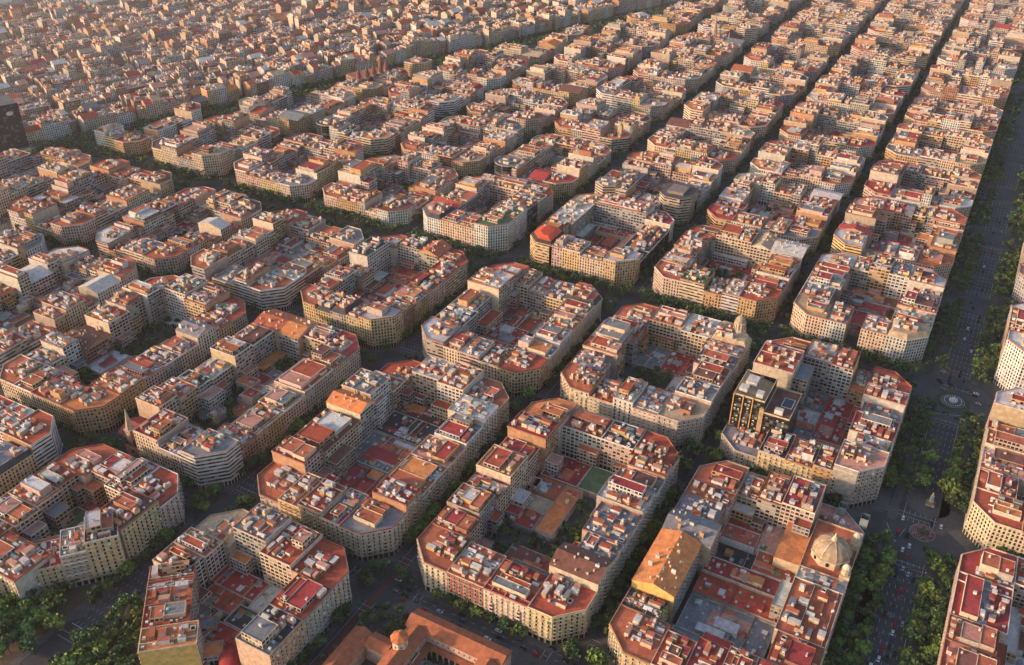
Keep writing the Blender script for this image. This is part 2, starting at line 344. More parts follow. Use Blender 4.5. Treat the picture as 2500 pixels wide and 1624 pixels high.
    if not pitched:
        if 'm' not in feat: b = nb(); b.ring(pts, h-.02, h+1.0, .32, 'plain', pcol); put(b, 'parapet')
        for i in range(m):
            if ek[i] == 'street':
                p, q = pts[i], pts[(i+1) % m]; L = math.hypot(q[0]-p[0], q[1]-p[1]); ux, uy = (q[0]-p[0])/L, (q[1]-p[1])/L; ox, oy = uy*.55, -ux*.55
                for zc in ((h-.45,) if not near else (h-.45, 4.5)):
                    a, c, d, e = p, q, (q[0]+ox, q[1]+oy), (p[0]+ox, p[1]+oy); b = nb(); cc = jit(wallc, r, .05)
                    b.prism([e, d, c, a], zc, zc+.42, 'plain', 'plain', cc, cc, skip=(2,)); b.poly([(*a, zc), (*c, zc), (*d, zc), (*e, zc)], 'plain', wallc); put(b, 'cornice')
    if not pitched and ch is None and list(kinds.values()).count('rear') == 1 and fl == 3.1 and min(x1-x0, y1-y0) > 8 and r.random() < .92:      # lower wing into the yard
        e = r.uniform(4, 12); k_ = [q for q in kinds if kinds[q] == 'rear'][0]; a_, b2 = r.choice([(0, .5), (.5, 1), (.15, .8), (0, 1)]); hw = g+fl*r.choice([0, 0, 1, 2, 3, 4, max(1, n-2)])-r.choice([0, .8])
        bx = {'+x': (x1+.02, y0+(y1-y0)*a_, x1+e, y0+(y1-y0)*b2), '-x': (x0-e, y0+(y1-y0)*a_, x0-.02, y0+(y1-y0)*b2), '+y': (x0+(x1-x0)*a_, y1+.02, x0+(x1-x0)*b2, y1+e), '-y': (x0+(x1-x0)*a_, y0-e, x0+(x1-x0)*b2, y0-.02)}[k_]
        b = nb(); c = jit(W[r.choice('wcsgpo')], r); b.box(*bx, 0, hw, 'rear', c, 'roof', jit(RC[r.choice('tTRgopwb')], r)); b.ring([(bx[0], bx[1]), (bx[2], bx[1]), (bx[2], bx[3]), (bx[0], bx[3])], hw-.01, hw+.8, .22, 'plain', c); put(b, 'rear_wing')
    w, d = x1-x0, y1-y0
    x0i, x1i, y0i, y1i = x0+1.2, x1-1.2, y0+1.2, y1-1.2
    if ch in ('W', 'S'): x0i = x0+cut*.62
    if ch in ('E', 'N'): x1i = x1-cut*.62
    if ch in ('S', 'E'): y0i = y0+cut*.62
    if ch in ('W', 'N'): y1i = y1-cut*.62
    def rect(sx, sy):
        a = r.uniform(x0i, max(x0i+.1, x1i-sx)); c = r.uniform(y0i, max(y0i+.1, y1i-sy)); return a, c, min(a+sx, x1-.5), min(c+sy, y1-.5)
    placed = []
    def free(q, pad=.4): return all(q[2]+pad < t[0] or q[0]-pad > t[2] or q[3]+pad < t[1] or q[1]-pad > t[3] for t in placed)
    def find(sx, sy, tries=12):
        for _ in range(tries):
            q = rect(sx, sy)
            if free(q): placed.append(q); return q
    # recessed attic storey
    if 'H' in feat and not pitched:
        s = 3.2; a0 = x0i+(s if kinds['-x'] == 'street' and ch not in ('W', 'S') else .6); a1 = x1i-(s if kinds['+x'] == 'street' and ch not in ('E', 'N') else .6)
        c0 = y0i+(s if kinds['-y'] == 'street' and ch not in ('S', 'E') else .6); c1 = y1i-(s if kinds['+y'] == 'street' and ch not in ('W', 'N') else .6)
        if kinds['-x'] == 'street' or kinds['+x'] == 'street': 
            m2 = r.uniform(.45, .9); 
            if kinds['-x'] == 'street': a1 = a0+(a1-a0)*m2
            else: a0 = a1-(a1-a0)*m2
        if a1-a0 > 4 and c1-c0 > 4:
            boxes = []
            if a1-a0 > 9 and c1-c0 > 7:
                if r.random() < .5: t = a0+(a1-a0)*r.uniform(.35, .65); boxes = [(a0, c0+r.uniform(0, 3), t, c1-r.uniform(0, 2.5)), (t, c0+r.uniform(0, 4), a1-r.uniform(0, 3), c1-r.uniform(0, 4))]
                else: t = c0+(c1-c0)*r.uniform(.35, .65); boxes = [(a0+r.uniform(0, 3), c0, a1-r.uniform(0, 3), t), (a0+r.uniform(0, 4), t, a1-r.uniform(0, 4), c1-r.uniform(0, 3))]
                if r.random() < .35: boxes.pop(r.randrange(2))
            else: boxes = [(a0, c0, a1, c1)]
            for q in boxes:
                if q[2]-q[0] < 2.5 or q[3]-q[1] < 2.5: continue
                b = nb(); c = jit(W[r.choice('wccpoobs')], r); hh = r.choice([2.8, 3, 3.2, 5.8]) if r.random() < .8 else 3; b.box(*q, hz, hz+hh, 'rear' if r.random() < .45 else 'plain', c, 'roof', jit(RC[r.choice('tttTRRwgTpob')], r)); b.ring([(q[0], q[1]), (q[2], q[1]), (q[2], q[3]), (q[0], q[3])], hz+hh-.01, hz+hh+.5, .22, 'plain', jit(c, r))
                if (q[2]-q[0])*(q[3]-q[1]) > 30: x_, y_ = r.uniform(q[0]+.4, q[2]-2.2), r.uniform(q[1]+.4, q[3]-2.2); b.box(x_, y_, x_+r.uniform(.8, 2), y_+r.uniform(.8, 2), hz+hh, hz+hh+r.uniform(.8, 2.2), 'plain', jit(W['w'], r))
                put(b, 'attic'); placed.append(q)
    if not pitched or near:
        nh = int(w*d/(125 if near else 120)*r.uniform(.7, 1.4))+1
        if pitched: nh = 0
        for _ in range(nh):
            sx, sy = r.uniform(2, 4.2), r.uniform(2.6, 7.5)
            if r.random() < .5: sx, sy = sy, sx
            q = find(sx, sy)
            if q:
                b = nb(); hh = r.uniform(2.4, 3.4); c = jit(W[r.choice('wwccpcobsy')], r); b.box(*q, hz, hz+hh, 'plain', c, 'roof', jit(RC[r.choice('ttRwgwTp')], r))
                if r.random() < .35: b.box(q[0]+.4, q[1]+.4, q[0]+1.8, q[1]+1.8, hz+hh, hz+hh+1.5, 'plain', jit(W['w'], r))
                put(b, 'stair_hut')
        for _ in range(r.choice([0, 1, 1, 2])+(w*d > 450) if not pitched else 0):      # glazed skylight over the stair well
            q = find(r.uniform(2.2, 3.4), r.uniform(3.6, 6))
            if q:
                b = nb(); b.box(*q, hz, hz+.9, 'plain', jit(W['w'], r)); c = jit((.40, .42, .42), r, .25); b.gable(q[0], q[1], q[2], q[3], hz+.9, hz+1.9, 'y', 'metal', c, 'plain', c); put(b, 'skylight')
        for _ in range(r.choice([0, 1, 1, 2]) if not pitched and w*d > 160 else 0):   # light well: a rim, the shaft's shade painted as a dark sheet at roof level
            q = find(r.uniform(2.2, 3.4), r.uniform(2.6, 4))
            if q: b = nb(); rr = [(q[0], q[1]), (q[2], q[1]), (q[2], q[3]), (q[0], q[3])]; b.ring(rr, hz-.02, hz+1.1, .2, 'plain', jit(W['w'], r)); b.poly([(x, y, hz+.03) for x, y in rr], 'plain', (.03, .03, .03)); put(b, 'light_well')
        for _ in range(r.choice([2, 3, 4, 5]) if near else r.choice([0, 1, 2])):       # chimney stacks
            q = find(.8, r.uniform(.8, 3))
            if q: b = nb(); zz = hz+(3.5 if pitched else 0)+1.7; b.box(*q, hz, zz, 'plain', jit(W[r.choice('wcbo')], r)); put(b, 'chimney')
        for _ in range(r.choice([0, 0, 1, 2]) if not pitched else 0):       # metal or white canopy
            q = find(r.uniform(2, 4), r.uniform(3, 7))
            if q: b = nb(); b.box(*q, hz+1.6, hz+2.3, 'metal', jit((.42, .42, .41), r, .3)); b.box(q[0]+.2, q[1]+.2, q[2]-.2, q[3]-.2, hz, hz+1.6, 'plain', jit(W[r.choice('wcg')], r)); put(b, 'canopy')
        for _ in range((r.choice([2, 3, 5, 7]) if near else r.choice([0, 1, 2])) if not pitched else 0):
            q = find(1.2, 1.6)
            if q: b = nb(); b.box(*q, hz, hz+r.uniform(.7, 1.5), 'plain', jit((.55, .54, .52), r, .3)); put(b, 'air_unit')
        if not pitched and 'm' not in feat and (near or r.random() < .5) and w > 6 and d > 6:          # low walls that part the terrace
            b = nb()
            for _ in range(r.choice([1, 2, 3]) if near else 1):
                c = jit(W[r.choice('wwcbp')], r)
                if r.random() < .5: t = r.uniform(x0i+1, x1i-1); b.box(t, y0+.34, t+.25, y1-.34, hz, hz+.95, 'plain', c) if not ch else b.box(t, y0i, t+.25, y1i, hz, hz+.95, 'plain', c)
                else: t = r.uniform(y0i+1, y1i-1); b.box(x0+.34, t, x1-.34, t+.25, hz, hz+.95, 'plain', c) if not ch else b.box(x0i, t, x1i, t+.25, hz, hz+.95, 'plain', c)
            put(b, 'terrace_wall')
    if pitched and near:
        for _ in range(int(w*d/55)):
            fx_, fy_ = r.uniform(x0+1.5, x1-1.5), r.uniform(y0+1.5, y1-1.5); al = ('y' if kinds['-x'] == 'street' or kinds['+x'] == 'street' else 'x') if 'g' in feat else ('x' if w > d else 'y')
            t_ = 1-abs(fy_-(y0+y1)/2)/(d/2) if al == 'x' else 1-abs(fx_-(x0+x1)/2)/(w/2)
            b = MB(); zz = h+4.2*t_
            if r.random() < .5: b.box(fx_-.35, fy_-.5, fx_+.35, fy_+.5, zz-.6, zz+1.7, 'plain', jit(W['c'], r)); put(b, 'chimney')
            else: b.box(fx_-.6, fy_-.45, fx_+.6, fy_+.45, zz-.3, zz+.22, 'metal', (.45, .45, .44)); put(b, 'roof_window')
    if 's' in feat:
        q = find(7, 6)
        if q:
            b = nb()
            for i in range(4): yy = q[1]+i*1.5; b.poly([(q[0], yy, hz+.4), (q[2], yy, hz+.4), (q[2], yy+1.1, hz+1.1), (q[0], yy+1.1, hz+1.1)], 'glass', (0, 0, 0))
            put(b, 'solar_panel')
    if 'n' in feat and near:
        b = MB(); 
        for _ in range(40):
            t = r.random(); px = x0+.8+(w-1.6)*t; clump(b, px if ch is None else r.uniform(x0i, x1i), y0+.9 if r.random() < .5 else r.uniform(y0i, y1i), hz+.8, .8, 5, r)
        put(b, 'foliage')
    if street:
        bud = [96]; sv = XFG; XFG = None
        if sv: street = [(sv((*p, 0))[:2], sv((*q, 0))[:2]) for p, q in street]
        for p, q in sorted(street, key=lambda s: -math.hypot(s[1][0]-s[0][0], s[1][1]-s[0][1])): dress(root, p, q, n, style, r, h, bud)
        XFG = sv
    FAR.xf = None
    return root
def clump(b, x, y, z, rad, k, r, base=(.045, .085, .02), size=.55):
    for _ in range(k):
        while True:
            a, c, d = r.uniform(-1, 1), r.uniform(-1, 1), r.uniform(-1, 1)
            if a*a+c*c+d*d < 1: break
        px, py, pz = x+a*rad, y+c*rad, z+d*rad*.8; s = size*r.uniform(.6, 1.3)
        u = Vector((r.uniform(-1, 1), r.uniform(-1, 1), r.uniform(-.5, .5))).normalized()*s; w = u.cross(Vector((r.uniform(-1, 1), r.uniform(-1, 1), r.uniform(-1, 1)))).normalized()*s
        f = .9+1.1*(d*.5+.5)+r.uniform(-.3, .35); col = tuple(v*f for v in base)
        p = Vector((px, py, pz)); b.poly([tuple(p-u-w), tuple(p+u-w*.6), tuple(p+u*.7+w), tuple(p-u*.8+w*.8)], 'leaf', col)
# ------------------------------------------------------------------ city grid
XL = {-4: -739, -3: -605, -2: -471, -1: -337, 0: -206, 1: -3, 2: 194, 3: 346, 4: 502, 5: 630, 6: 764, 7: 898, 8: 1052, 9: 1186, 10: 1320, 11: 1454, 12: 1588, 13: 1722, 14: 1856, 15: 1990}
XR = {k: XL[k+1]-20 for k in XL if k+1 in XL}; XR[0] = -24; XR[1] = 146; XR[2] = 326; XR[7] = 1012; XR[-1] = -222
YL = {-4: -540, -3: -425, -2: -306, -1: -291, 0: -121, 1: 6, 2: 141, 3: 279, 4: 400, 5: 532, 6: 660, 7: 791}
YH = {-1: -178, 0: -9, 1: 122, 2: 252, 3: 380, 4: 512, 5: 640, 6: 770, 7: 902}
YL[-2] = -430; YH[-2] = -311; YL[-3] = -560; YH[-3] = -450
for k in range(8, 14): YL[k] = YL[k-1]+131; YH[k] = YL[k]+111
def diag(x): return 880-.40*(x-221)          # axis of the big diagonal avenue
exec_later = []
BN = {(0,0):'the domed theatre block',(0,1):'the palm courtyard block',(0,2):'the rooftop car park block',(0,3):'the spired church block',(0,4):'the brown chapel block',(1,0):'the dark hotel block',
(1,1):'the ornate cupola block',(1,2):'the white sail yard block',(1,3):'the bright yellow corner block',(2,0):'the skylit red terrace block',(2,1):'the roof garden block',(2,2):'the red octagon block',
(2,3):'the green roofed bank block',(-1,2):'the red dome block',(-1,3):'the green court block',(-1,4):'the left edge block',(0,-1):'the lower avenue block',(1,-1):'the statue side block',(2,-1):'the white tower block'}
DET = {(0,0),(0,1),(0,2),(1,0),(1,1),(-1,2),(-1,3)}
SPEC = {
(0,1): dict(W='6 t c n',S='6 T y',E='7 T p n',N='8 o o H',a='27 6 t r;31 6 R c H',b='22 8 b c G;18 7 g c H;30 7 g w s;22 8 w w H;18 7 g w H;14 8 t p H',c='26 7 k s H;32 7 T c H',d='18 6 t c H;20 7 t o H;16 6 b c;24 8 o o H;18 6 R c H;20 9 R c',
  court=[(0,0,.22,.72,6,'b'),(.22,0,.36,1,0,'g'),(.36,.38,.76,.62,6,'o'),(.36,0,.76,.38,0,'g'),(.36,.62,.5,1,4,'R'),(.5,.62,.62,1,4,'y'),(.62,.62,.78,1,5,'t'),(.78,.5,1,1,5,'R'),(.78,0,1,.5,5,'n'),(0,.72,.22,1,0,'g')]),
(0,0): dict(skip='',W='5 t y',S='6 T c',E='3 p s',N='6 t s H',d='16 5 k c n;50 7 o c GY;22 7 g c G;22 6 g s s;14 6 t c',a='20 5 T c H;20 5 R w;18 6 t c H',c='24 8 R w z;18 7 R s H;16 5 T s H',b='24 6 t c H;46 6 t o;14 5 w c s;40 0 t c',
  court=[(0,.3,.1,1,9,'g'),(.1,0,.36,1,5,'g'),(.36,0,.5,1,7,'T'),(.5,0,.62,1,9,'R'),(.62,.5,.78,1,3,'k'),(.62,0,.78,.5,9,'T'),(.78,.55,.9,1,8,'t'),(.78,0,1,.55,9,'p'),(.9,.55,1,1,5,'T')]),
(0,2): dict(W='5 t p',S='6 g c H',E='7 t o H',N='5 T p',a='18 6 t y B;20 7 T o;16 6 R c H',b='16 8 R o;30 6 t s H;22 6 p c H;22 7 g w H;20 8 w w s',c='26 9 t w B;30 8 w g z',d='18 8 R c H;40 7 b c H;18 9 o w G;24 10 g w;16 6 T c',
  court=[(0,0,.12,1,4,'T'),(.12,.1,.34,.9,5,'R'),(.34,0,.62,1,7,'g'),(.62,0,.84,1,8,'k'),(.84,0,1,1,6,'b')]),
(0,3): dict(s=28,skip='W',S='8 g w B',E='7 R p',N='7 t p G',a='22 8 R c H;20 6 b s H',b='16 6 t b;30 6 t o H;22 6 y p H;34 7 T s H;20 7 T c H',c='24 7 R o H;20 7 o w g',d='18 8 t c H;18 7 t s B;16 6 k g n;24 5 w c;20 8 b c H;28 7 T p H'),
(0,4): dict(W='6 t c n',S='6 o o',E='6 T s',N='7 T y',a='22 6 t c H;16 6 R c;18 6 p y H',b='24 6 o o;20 6 w p H;18 6 R s;20 6 T c H;20 8 g w G;20 6 t y',c='20 8 t y H;22 9 n y B',d='20 5 t w;16 7 w w;30 4 b b G;24 7 t w;20 8 w y H;16 9 t o H',
  court=[(0,.3,.25,1,0,'g'),(.25,0,.5,.6,4,'g'),(.5,0,.75,1,0,'g'),(.25,.6,.5,1,4,'w'),(.75,0,1,1,0,'g')]),
(1,0): dict(W='4 g s n',S='9 p s H',E='6 T c',N='8 T p H',a='20 6 k y H;20 6 t y Hn;14 7 b o B',b='20 7 w w n;24 7 R p H;22 5 g s;16 7 T c',c='14 4 g s;18 9 t Y H;24 9 w s;',d='30 0 k k;24 5 b c;36 11 T w',
  court=[(0,.5,.3,1,4,'g'),(.3,.5,.5,1,4,'g'),(.3,.1,.72,.5,6,'R'),(0,0,.3,.5,7,'p'),(.5,.5,.72,1,4,'w'),(.72,0,1,.5,4,'R'),(.72,.5,1,1,5,'g')]),
(1,1): dict(W='7 t c n',S='7 G s' if False else '7 y s H',E='7 y y m',N='6 t w H',a='20 6 T c Bn;16 8 w w H;20 7 w c z',b='20 8 g w z;24 8 T w H;20 7 g w H;16 7 w c B',c='26 7 w w B;30 7 y c H',d='22 7 g w z;16 8 t o H;26 8 w w H;20 6 R w H',
  court=[(0,0,.3,1,4,'T'),(.3,.3,.62,1,0,'g'),(.3,0,.62,.3,4,'w'),(.62,0,1,.55,5,'R'),(.62,.55,1,1,4,'g')]),
(1,2): dict(W='8 w s z',S='6 T y s',E='7 t c m',N='8 t w H',a='18 7 t c H;20 7 w p B;20 6 T c n',b='18 6 g c H;22 7 w w H;22 7 t c H;20 7 T c H',c='20 6 g y;20 6 w s H;16 7 t c H',d='18 7 k g;18 7 g c H;18 10 w s',
  court=[(0,0,.3,1,5,'R'),(.3,.3,.6,1,6,'R'),(.3,0,.6,.3,0,'g'),(.6,.3,1,1,5,'T'),(.6,0,1,.3,4,'w')]),
(1,3): dict(s=27,W='7 t y',S='8 w y H',E='7 T s H',N='7 t c H',a='20 6 g y m;20 7 R s m;16 7 t y',b='16 7 b b;20 7 t o H;26 7 t c H;24 7 T c B',c='22 8 t w G;26 8 k r B',d='20 6 t c H;20 7 t g H;18 5 b c;36 9 k w z',
  court=[(0,0,.35,1,5,'w'),(.35,.1,.75,1,5,'R'),(.35,0,.75,.1,4,'b'),(.75,0,1,1,8,'T')]),
(2,0): dict(W='7 y c H',S='7 y w m',a='20 7 g w H;14 0 t c;24 7 w c H',b='22 6 w w H;18 7 T w H;20 6 R c;',E='8 w p H',N='7 w s',c='20 8 g w;20 9 b o z;18 7 g y z',d='26 7 g w s;20 7 w p H;22 7 t c H',
  court=[(0,.15,.5,1,6,'R'),(.5,.15,.75,1,6,'R'),(0,0,.75,.15,4,'n'),(.75,0,1,1,7,'b')]),
(2,1): dict(W='7 t c n',S='7 T o',a='24 8 n c zn;18 6 n o;16 7 w w z',b='24 6 R p H;22 7 T c H;28 6 t s H',E='7 w k G',N='6 T c H',c='20 7 y c G;36 8 T p H',d='20 7 w w H;18 6 R w H;36 7 t w B',
  court=[(0,0,.3,.6,7,'g'),(0,.6,.3,1,0,'g'),(.3,.3,.7,1,0,'g'),(.3,0,.7,.3,6,'w'),(.7,0,1,1,4,'R')]),
(2,2): dict(s=27,skip='W',S='8 w y H',a='14 8 w p H;18 8 t y H;24 7 w c H',b='74 5 k k',E='7 R w H',N='8 y s',c='54 9 p s z',d='24 8 T w H;50 8 w s z',court=[(0,0,.2,1,8,'g'),(.2,.3,.8,1,5,'R'),(.2,0,.8,.3,7,'T'),(.8,0,1,1,9,'R')]),
(2,3): dict(W='7 p w m',S='9 n w H',a='26 7 w c H;26 7 T c H',b='24 9 n w;22 8 g k z;20 8 b s',E='7 T c',N='6 t c H',c='56 7 t s H',d='20 7 T c G;30 6 R p H;22 8 t w H',court=[(0,0,.4,1,4,'g'),(.4,0,.7,1,4,'w'),(.7,0,1,1,6,'b')]),
(-1,2): dict(skip='WSa',N='5 y p',E='7 T c s',S='6 T c',a='20 6 T c',b='30 7 k o H;28 7 T s H',c='20 8 T c H;22 9 g y z',d='23 0 t c;18 6 t o H;16 6 t w H',court=[(.1,.6,.45,1,4,'R'),(.45,.5,.7,1,4,'T'),(.7,.4,1,1,4,'R'),(.35,0,.62,.5,4,'k'),(.62,0,1,.4,4,'w'),(0,0,.35,.55,3,'R')]),
(-1,3): dict(skip='Sb',N='6 t p H',E='7 T p n',W='6 T c H',a='40 6 t c H',c='20 7 T c H;24 6 g c H',d='20 6 t c H;20 6 t p H;18 6 T c H',b='30 7 t y',court=[(.35,.35,.8,1,5,'n'),(.1,.3,.35,1,5,'R'),(0,0,.35,.3,6,'y'),(.8,.3,1,1,4,'T'),(.35,0,.62,.35,4,'g')]),
(-1,4): dict(E='8 T w z',b='20 6 t y H;36 6 g y m',c='26 7 w w z;26 7 R w B'),
(1,-1): dict(W='7 T c H',d='24 7 T c H;26 7 w c H;20 8 t c H;20 6 R c H',N='11 w c H',a='24 7 t c;24 6 T c'),
(2,-1): dict(W='12 w w',d='20 7 t c H;20 7 R o H;26 7 t c H',a='20 11 w w;20 7 t c'),
(0,-1): dict(N='6 R c H',W='6 T c',d='20 7 y c G;20 6 t c H;24 6 T c H;20 6 t c H;38 6 R p H',c='24 6 R c H;34 6 T p H'),
(4,3): dict(court=[(0,0,1,1,6,'b')]),
(-1,1): dict(skip='WSENabcd'),
(3,3): dict(skip='W'),(3,5): dict(skip='W'),(3,2): dict(skip='WS'),
}

SIDES = {'a': 'lower-left front', 'b': 'lower-right front', 'c': 'upper-right row', 'd': 'upper-left row'}
CORN = {'W': 'left', 'S': 'bottom', 'E': 'right', 'N': 'top'}
ORD = ['first', 'second', 'third', 'fourth', 'fifth', 'sixth', 'seventh', 'eighth', 'ninth', 'tenth', 'eleventh', 'twelfth']
def rnd_lot(r, far=False):
    return (r.choice([4, 5, 5, 6, 6, 6, 7]) if not far else r.choice([3, 4, 5, 5, 6, 6, 7, 8]), r.choice('ttttttTTRRobbggwwpyykn' if not far else 'tttttTRRobbggwwpyy'), r.choice('ccccccyyoowwwwppssgb'), r.choice(['', '', 'H', 'H', 'H', 'B', 'z', 'Hn' if not far else 'H', 'B', 'H', 's' if not far else '', 'g' if r.random() < .3 else 'H']))
def parse(s, r):
    out = []
    for t in s.split(';'):
        p = t.split()
        if not p: continue
        out.append((float(p[0]), int(p[1]), p[2], p[3], p[4] if len(p) > 4 else ''))
    return out
def block(i, j, near):
    x0, x1, y0, y1 = XL[i], XR[i], YL[j], YH[j]; r = random.Random(i*131+j*17+5)
    bn = BN.get((i, j)); sp = SPEC.get((i, j), {}); s = sp.get('s', 30.5); far = not near; fr = -1 if far else 0
    def d0(x, y): return y > diag(x)-34
    cs = {}
    skip = sp.get('skip', '')
    for k, (a, b_, c, d) in {'W': (x0, y1-s, x0+s, y1), 'S': (x0, y0, x0+s, y0+s), 'E': (x1-s, y0, x1, y0+s), 'N': (x1-s, y1-s, x1, y1)}.items():
        if k in skip: continue
        n, rc, wc, ft = rnd_lot(r, far); n = max(n, 5)
        if k in sp: t = sp[k].split(); n, rc, wc, ft = int(t[0]), t[1], t[2], (t[3] if len(t) > 3 else '')
        kd = {'-x': 'street' if k in 'WS' else 'rear', '+x': 'street' if k in 'EN' else 'rear', '-y': 'street' if k in 'SE' else 'rear', '+y': 'street' if k in 'WN' else 'rear'}
        if k == 'W': kd['-y'] = 'party'; kd['+x'] = 'party'
        if k == 'S': kd['+y'] = 'party'; kd['+x'] = 'party'
        if k == 'E': kd['-x'] = 'party'; kd['+y'] = 'party'
        if k == 'N': kd['-x'] = 'party'; kd['-y'] = 'party'
        if d0((a+c)/2, (b_+d)/2): continue
        lab = None
        if near: lab = '%s chamfered corner building, %s roof, %s corner of %s' % (WN[wc], RN[rc], CORN[k], bn)
        building(a, b_, c, d, k, kd, n, rc, wc, ft, r, near, lab, 'apartment buildings around the grid blocks' if near else None, detail=near and k in 'WSE' and (i, j) in DET)
    for side in 'abcd':
        if side in skip: continue
        if side in 'ac': lo, hi = y0+s, y1-s
        else: lo, hi = x0+s, x1-s
        lots = []
        if side in sp: lots = parse(sp[side], r)
        else:
            tot = 0
            while tot < hi-lo-6: w = r.choice([10, 12, 14, 16, 20, 24]) if not far else r.choice([9, 12, 14, 18, 24, 30]); lots.append((w,)+rnd_lot(r, far)); tot += w
        tw = sum(l[0] for l in lots); pos = 0
        for q, (w, n, rc, wc, ft) in enumerate(lots):
            w = w*(hi-lo)/tw; t0, t1 = pos, pos+w; pos += w; dep = s-r.choice([0, 0, 2, 4, 6, -1.5])
            fx = 'party'
            if side == 'a': a, c, b_, d = x0, x0+dep, hi-t1, hi-t0; kd = {'-x': 'street', '+x': 'rear', '-y': 'party', '+y': 'party'}
            elif side == 'c': a, c, b_, d = x1-dep, x1, lo+t0, lo+t1; kd = {'+x': 'street', '-x': 'rear', '-y': 'party', '+y': 'party'}
            elif side == 'b': a, c, b_, d = lo+t0, lo+t1, y0, y0+dep; kd = {'-y': 'street', '+y': 'rear', '-x': 'party', '+x': 'party'}
            else: a, c, b_, d = lo+t0, lo+t1, y1-dep, y1; kd = {'+y': 'street', '-y': 'rear', '-x': 'party', '+x': 'party'}
            if d0((a+c)/2, (b_+d)/2): continue
            if n == 0: continue
            lab = None
            if near:
                frm = {'a': 'left', 'b': 'bottom', 'c': 'right', 'd': 'left'}[side]
                lab = '%s house, %s roof, %s from %s corner, %s, %s' % (WN[wc], RN[rc], ORD[q], frm, SIDES[side], bn[4:])
            building(a, b_, c, d, None, kd, n, rc, wc, ft, r, near, lab, 'apartment buildings around the grid blocks' if near else None, detail=near and side in 'ab' and (i, j) in DET)
    court(x0+s-1, y0+s-1, x1-s+1, y1-s+1, r, near, bn, sp.get('court'))
LOWR = 'RRTTtbgbTRpgw'
def court(x0, y0, x1, y1, r, near, bn, given=None):
    rects = []
    def split(a, b, c, d):
        if max(c-a, d-b) < 15 or ((c-a)*(d-b) < 420 and r.random() < .3): rects.append((a, b, c, d)); return
        if c-a > d-b: t = a+(c-a)*r.uniform(.35, .65); split(a, b, t, d); split(t, b, c, d)
        else: t = b+(d-b)*r.uniform(.35, .65); split(a, b, c, t); split(a, t, c, d)
    if given:
        for g in given: rects.append((x0+(x1-x0)*g[0], y0+(y1-y0)*g[1], x0+(x1-x0)*g[2], y0+(y1-y0)*g[3], g[4], g[5]))
    else: split(x0+1, y0+1, x1-1, y1-1)
    k = 0
    for q in rects:
        if q[1] > diag(q[0])-55: continue
        hh = q[4] if len(q) > 4 else r.choice([0, 3.5, 4, 4.5, 5, 5, 8, 8, 11, 0]); rc = q[5] if len(q) > 5 else r.choice(LOWR)
        a, b_, c, d = q[0]+.3, q[1]+.3, q[2]-.3, q[3]-.3
        if hh == 0:
            if given or r.random() < .7: COURT_TREES.append((a, b_, c, d, near, bn))
            continue
        root = None; k += 1
        if near: root = empty('courtyard_annex', ((a+c)/2, (b_+d)/2, 0), 'low %s roofed annex, %s from lower end, yard of %s' % (RN[rc], ORD[min(k-1, 11)], bn), 'annex', 'low buildings in the block courtyards')
        def bb(nme, fn):
            b = MB() if near else FAR; fn(b)
            if near: b.obj(nme, root)
        wc = jit(W[r.choice('wcsgp')], r); rcol = jit(RC[rc], r)
        bb('wall', lambda b: b.prism([(a, b_), (c, b_), (c, d), (a, d)], 0, hh, 'plain', None, wc, wc))
        if (hh == 5 and r.random() < .35) and rc in 'tTRbg' and (c-a)*(d-b_) < 450: bb('roof', lambda b: b.gable(a, b_, c, d, hh, hh+2.2, 'x' if c-a > d-b_ else 'y', 'tiled', rcol, 'plain', wc))
        else:
            bb('roof', lambda b: b.poly([(a, b_, hh), (c, b_, hh), (c, d, hh), (a, d, hh)], 'roof', rcol)); bb('parapet', lambda b: b.ring([(a, b_), (c, b_), (c, d), (a, d)], hh-.02, hh+.7, .25, 'plain', jit(W[r.choice('wcgb')], r)))
            nx, ny = int((c-a)/7), int((d-b_)/7)
            if (r.random() < .55 or given) and not (given and rc in 'no'):
                for u in range(nx):
                    for v in range(ny):
                        sx, sy = a+(u+.5)*(c-a)/nx, b_+(v+.5)*(d-b_)/ny
                        if r.random() < .75: bb('skylight', lambda b: b.box(sx-.9, sy-.7, sx+.9, sy+.7, hh, hh+.5, 'metal', jit((.42, .42, .4), r, .2)))
            ar = (c-a)*(d-b_)
            for _ in range(0 if (given and rc in 'no') else int(ar/170)):
                ux, uy = r.uniform(3, (c-a)*.5), r.uniform(3, (d-b_)*.5); sx, sy = r.uniform(a+.4, c-ux-.3), r.uniform(b_+.4, d-uy-.3); q_ = r.random()
                if q_ < .45: zz = hh+.04+.02*_; bb('terrace_deck', lambda b: b.poly([(sx, sy, zz), (sx+ux, sy, zz), (sx+ux, sy+uy, zz), (sx, sy+uy, zz)], 'roof', jit(RC[r.choice(rc+rc+'tRgpTywn')], r, .25)))
                elif q_ < .8: zz = hh+r.uniform(1.2, 3.4); cc = jit(W[r.choice('wcgso')], r); bb('shed', lambda b: b.box(sx, sy, sx+ux, sy+uy, hh, zz, 'plain', cc, 'metal' if q_ < .6 else 'roof', jit((.4, .41, .4), r, .3) if q_ < .6 else jit(RC[r.choice('tRTgo')], r)))
                else: bb('yard_wall', lambda b: b.box(a+.3, sy, c-.3, sy+.25, hh, hh+1.6, 'plain', jit(W[r.choice('wcb')], r)))
            for _ in range(1+int(ar/220)):
                sx, sy = r.uniform(a+1, max(a+1.1, c-5)), r.uniform(b_+1, max(b_+1.1, d-4)); bb('roof_box', lambda b: b.box(sx, sy, min(sx+r.uniform(2, 5), c-.3), min(sy+r.uniform(2, 4), d-.3), hh, hh+r.uniform(1, 2.6), 'plain', jit(W[r.choice('wcg')], r), 'roof', jit(RC[r.choice('wgTR')], r)))
COURT_TREES = []
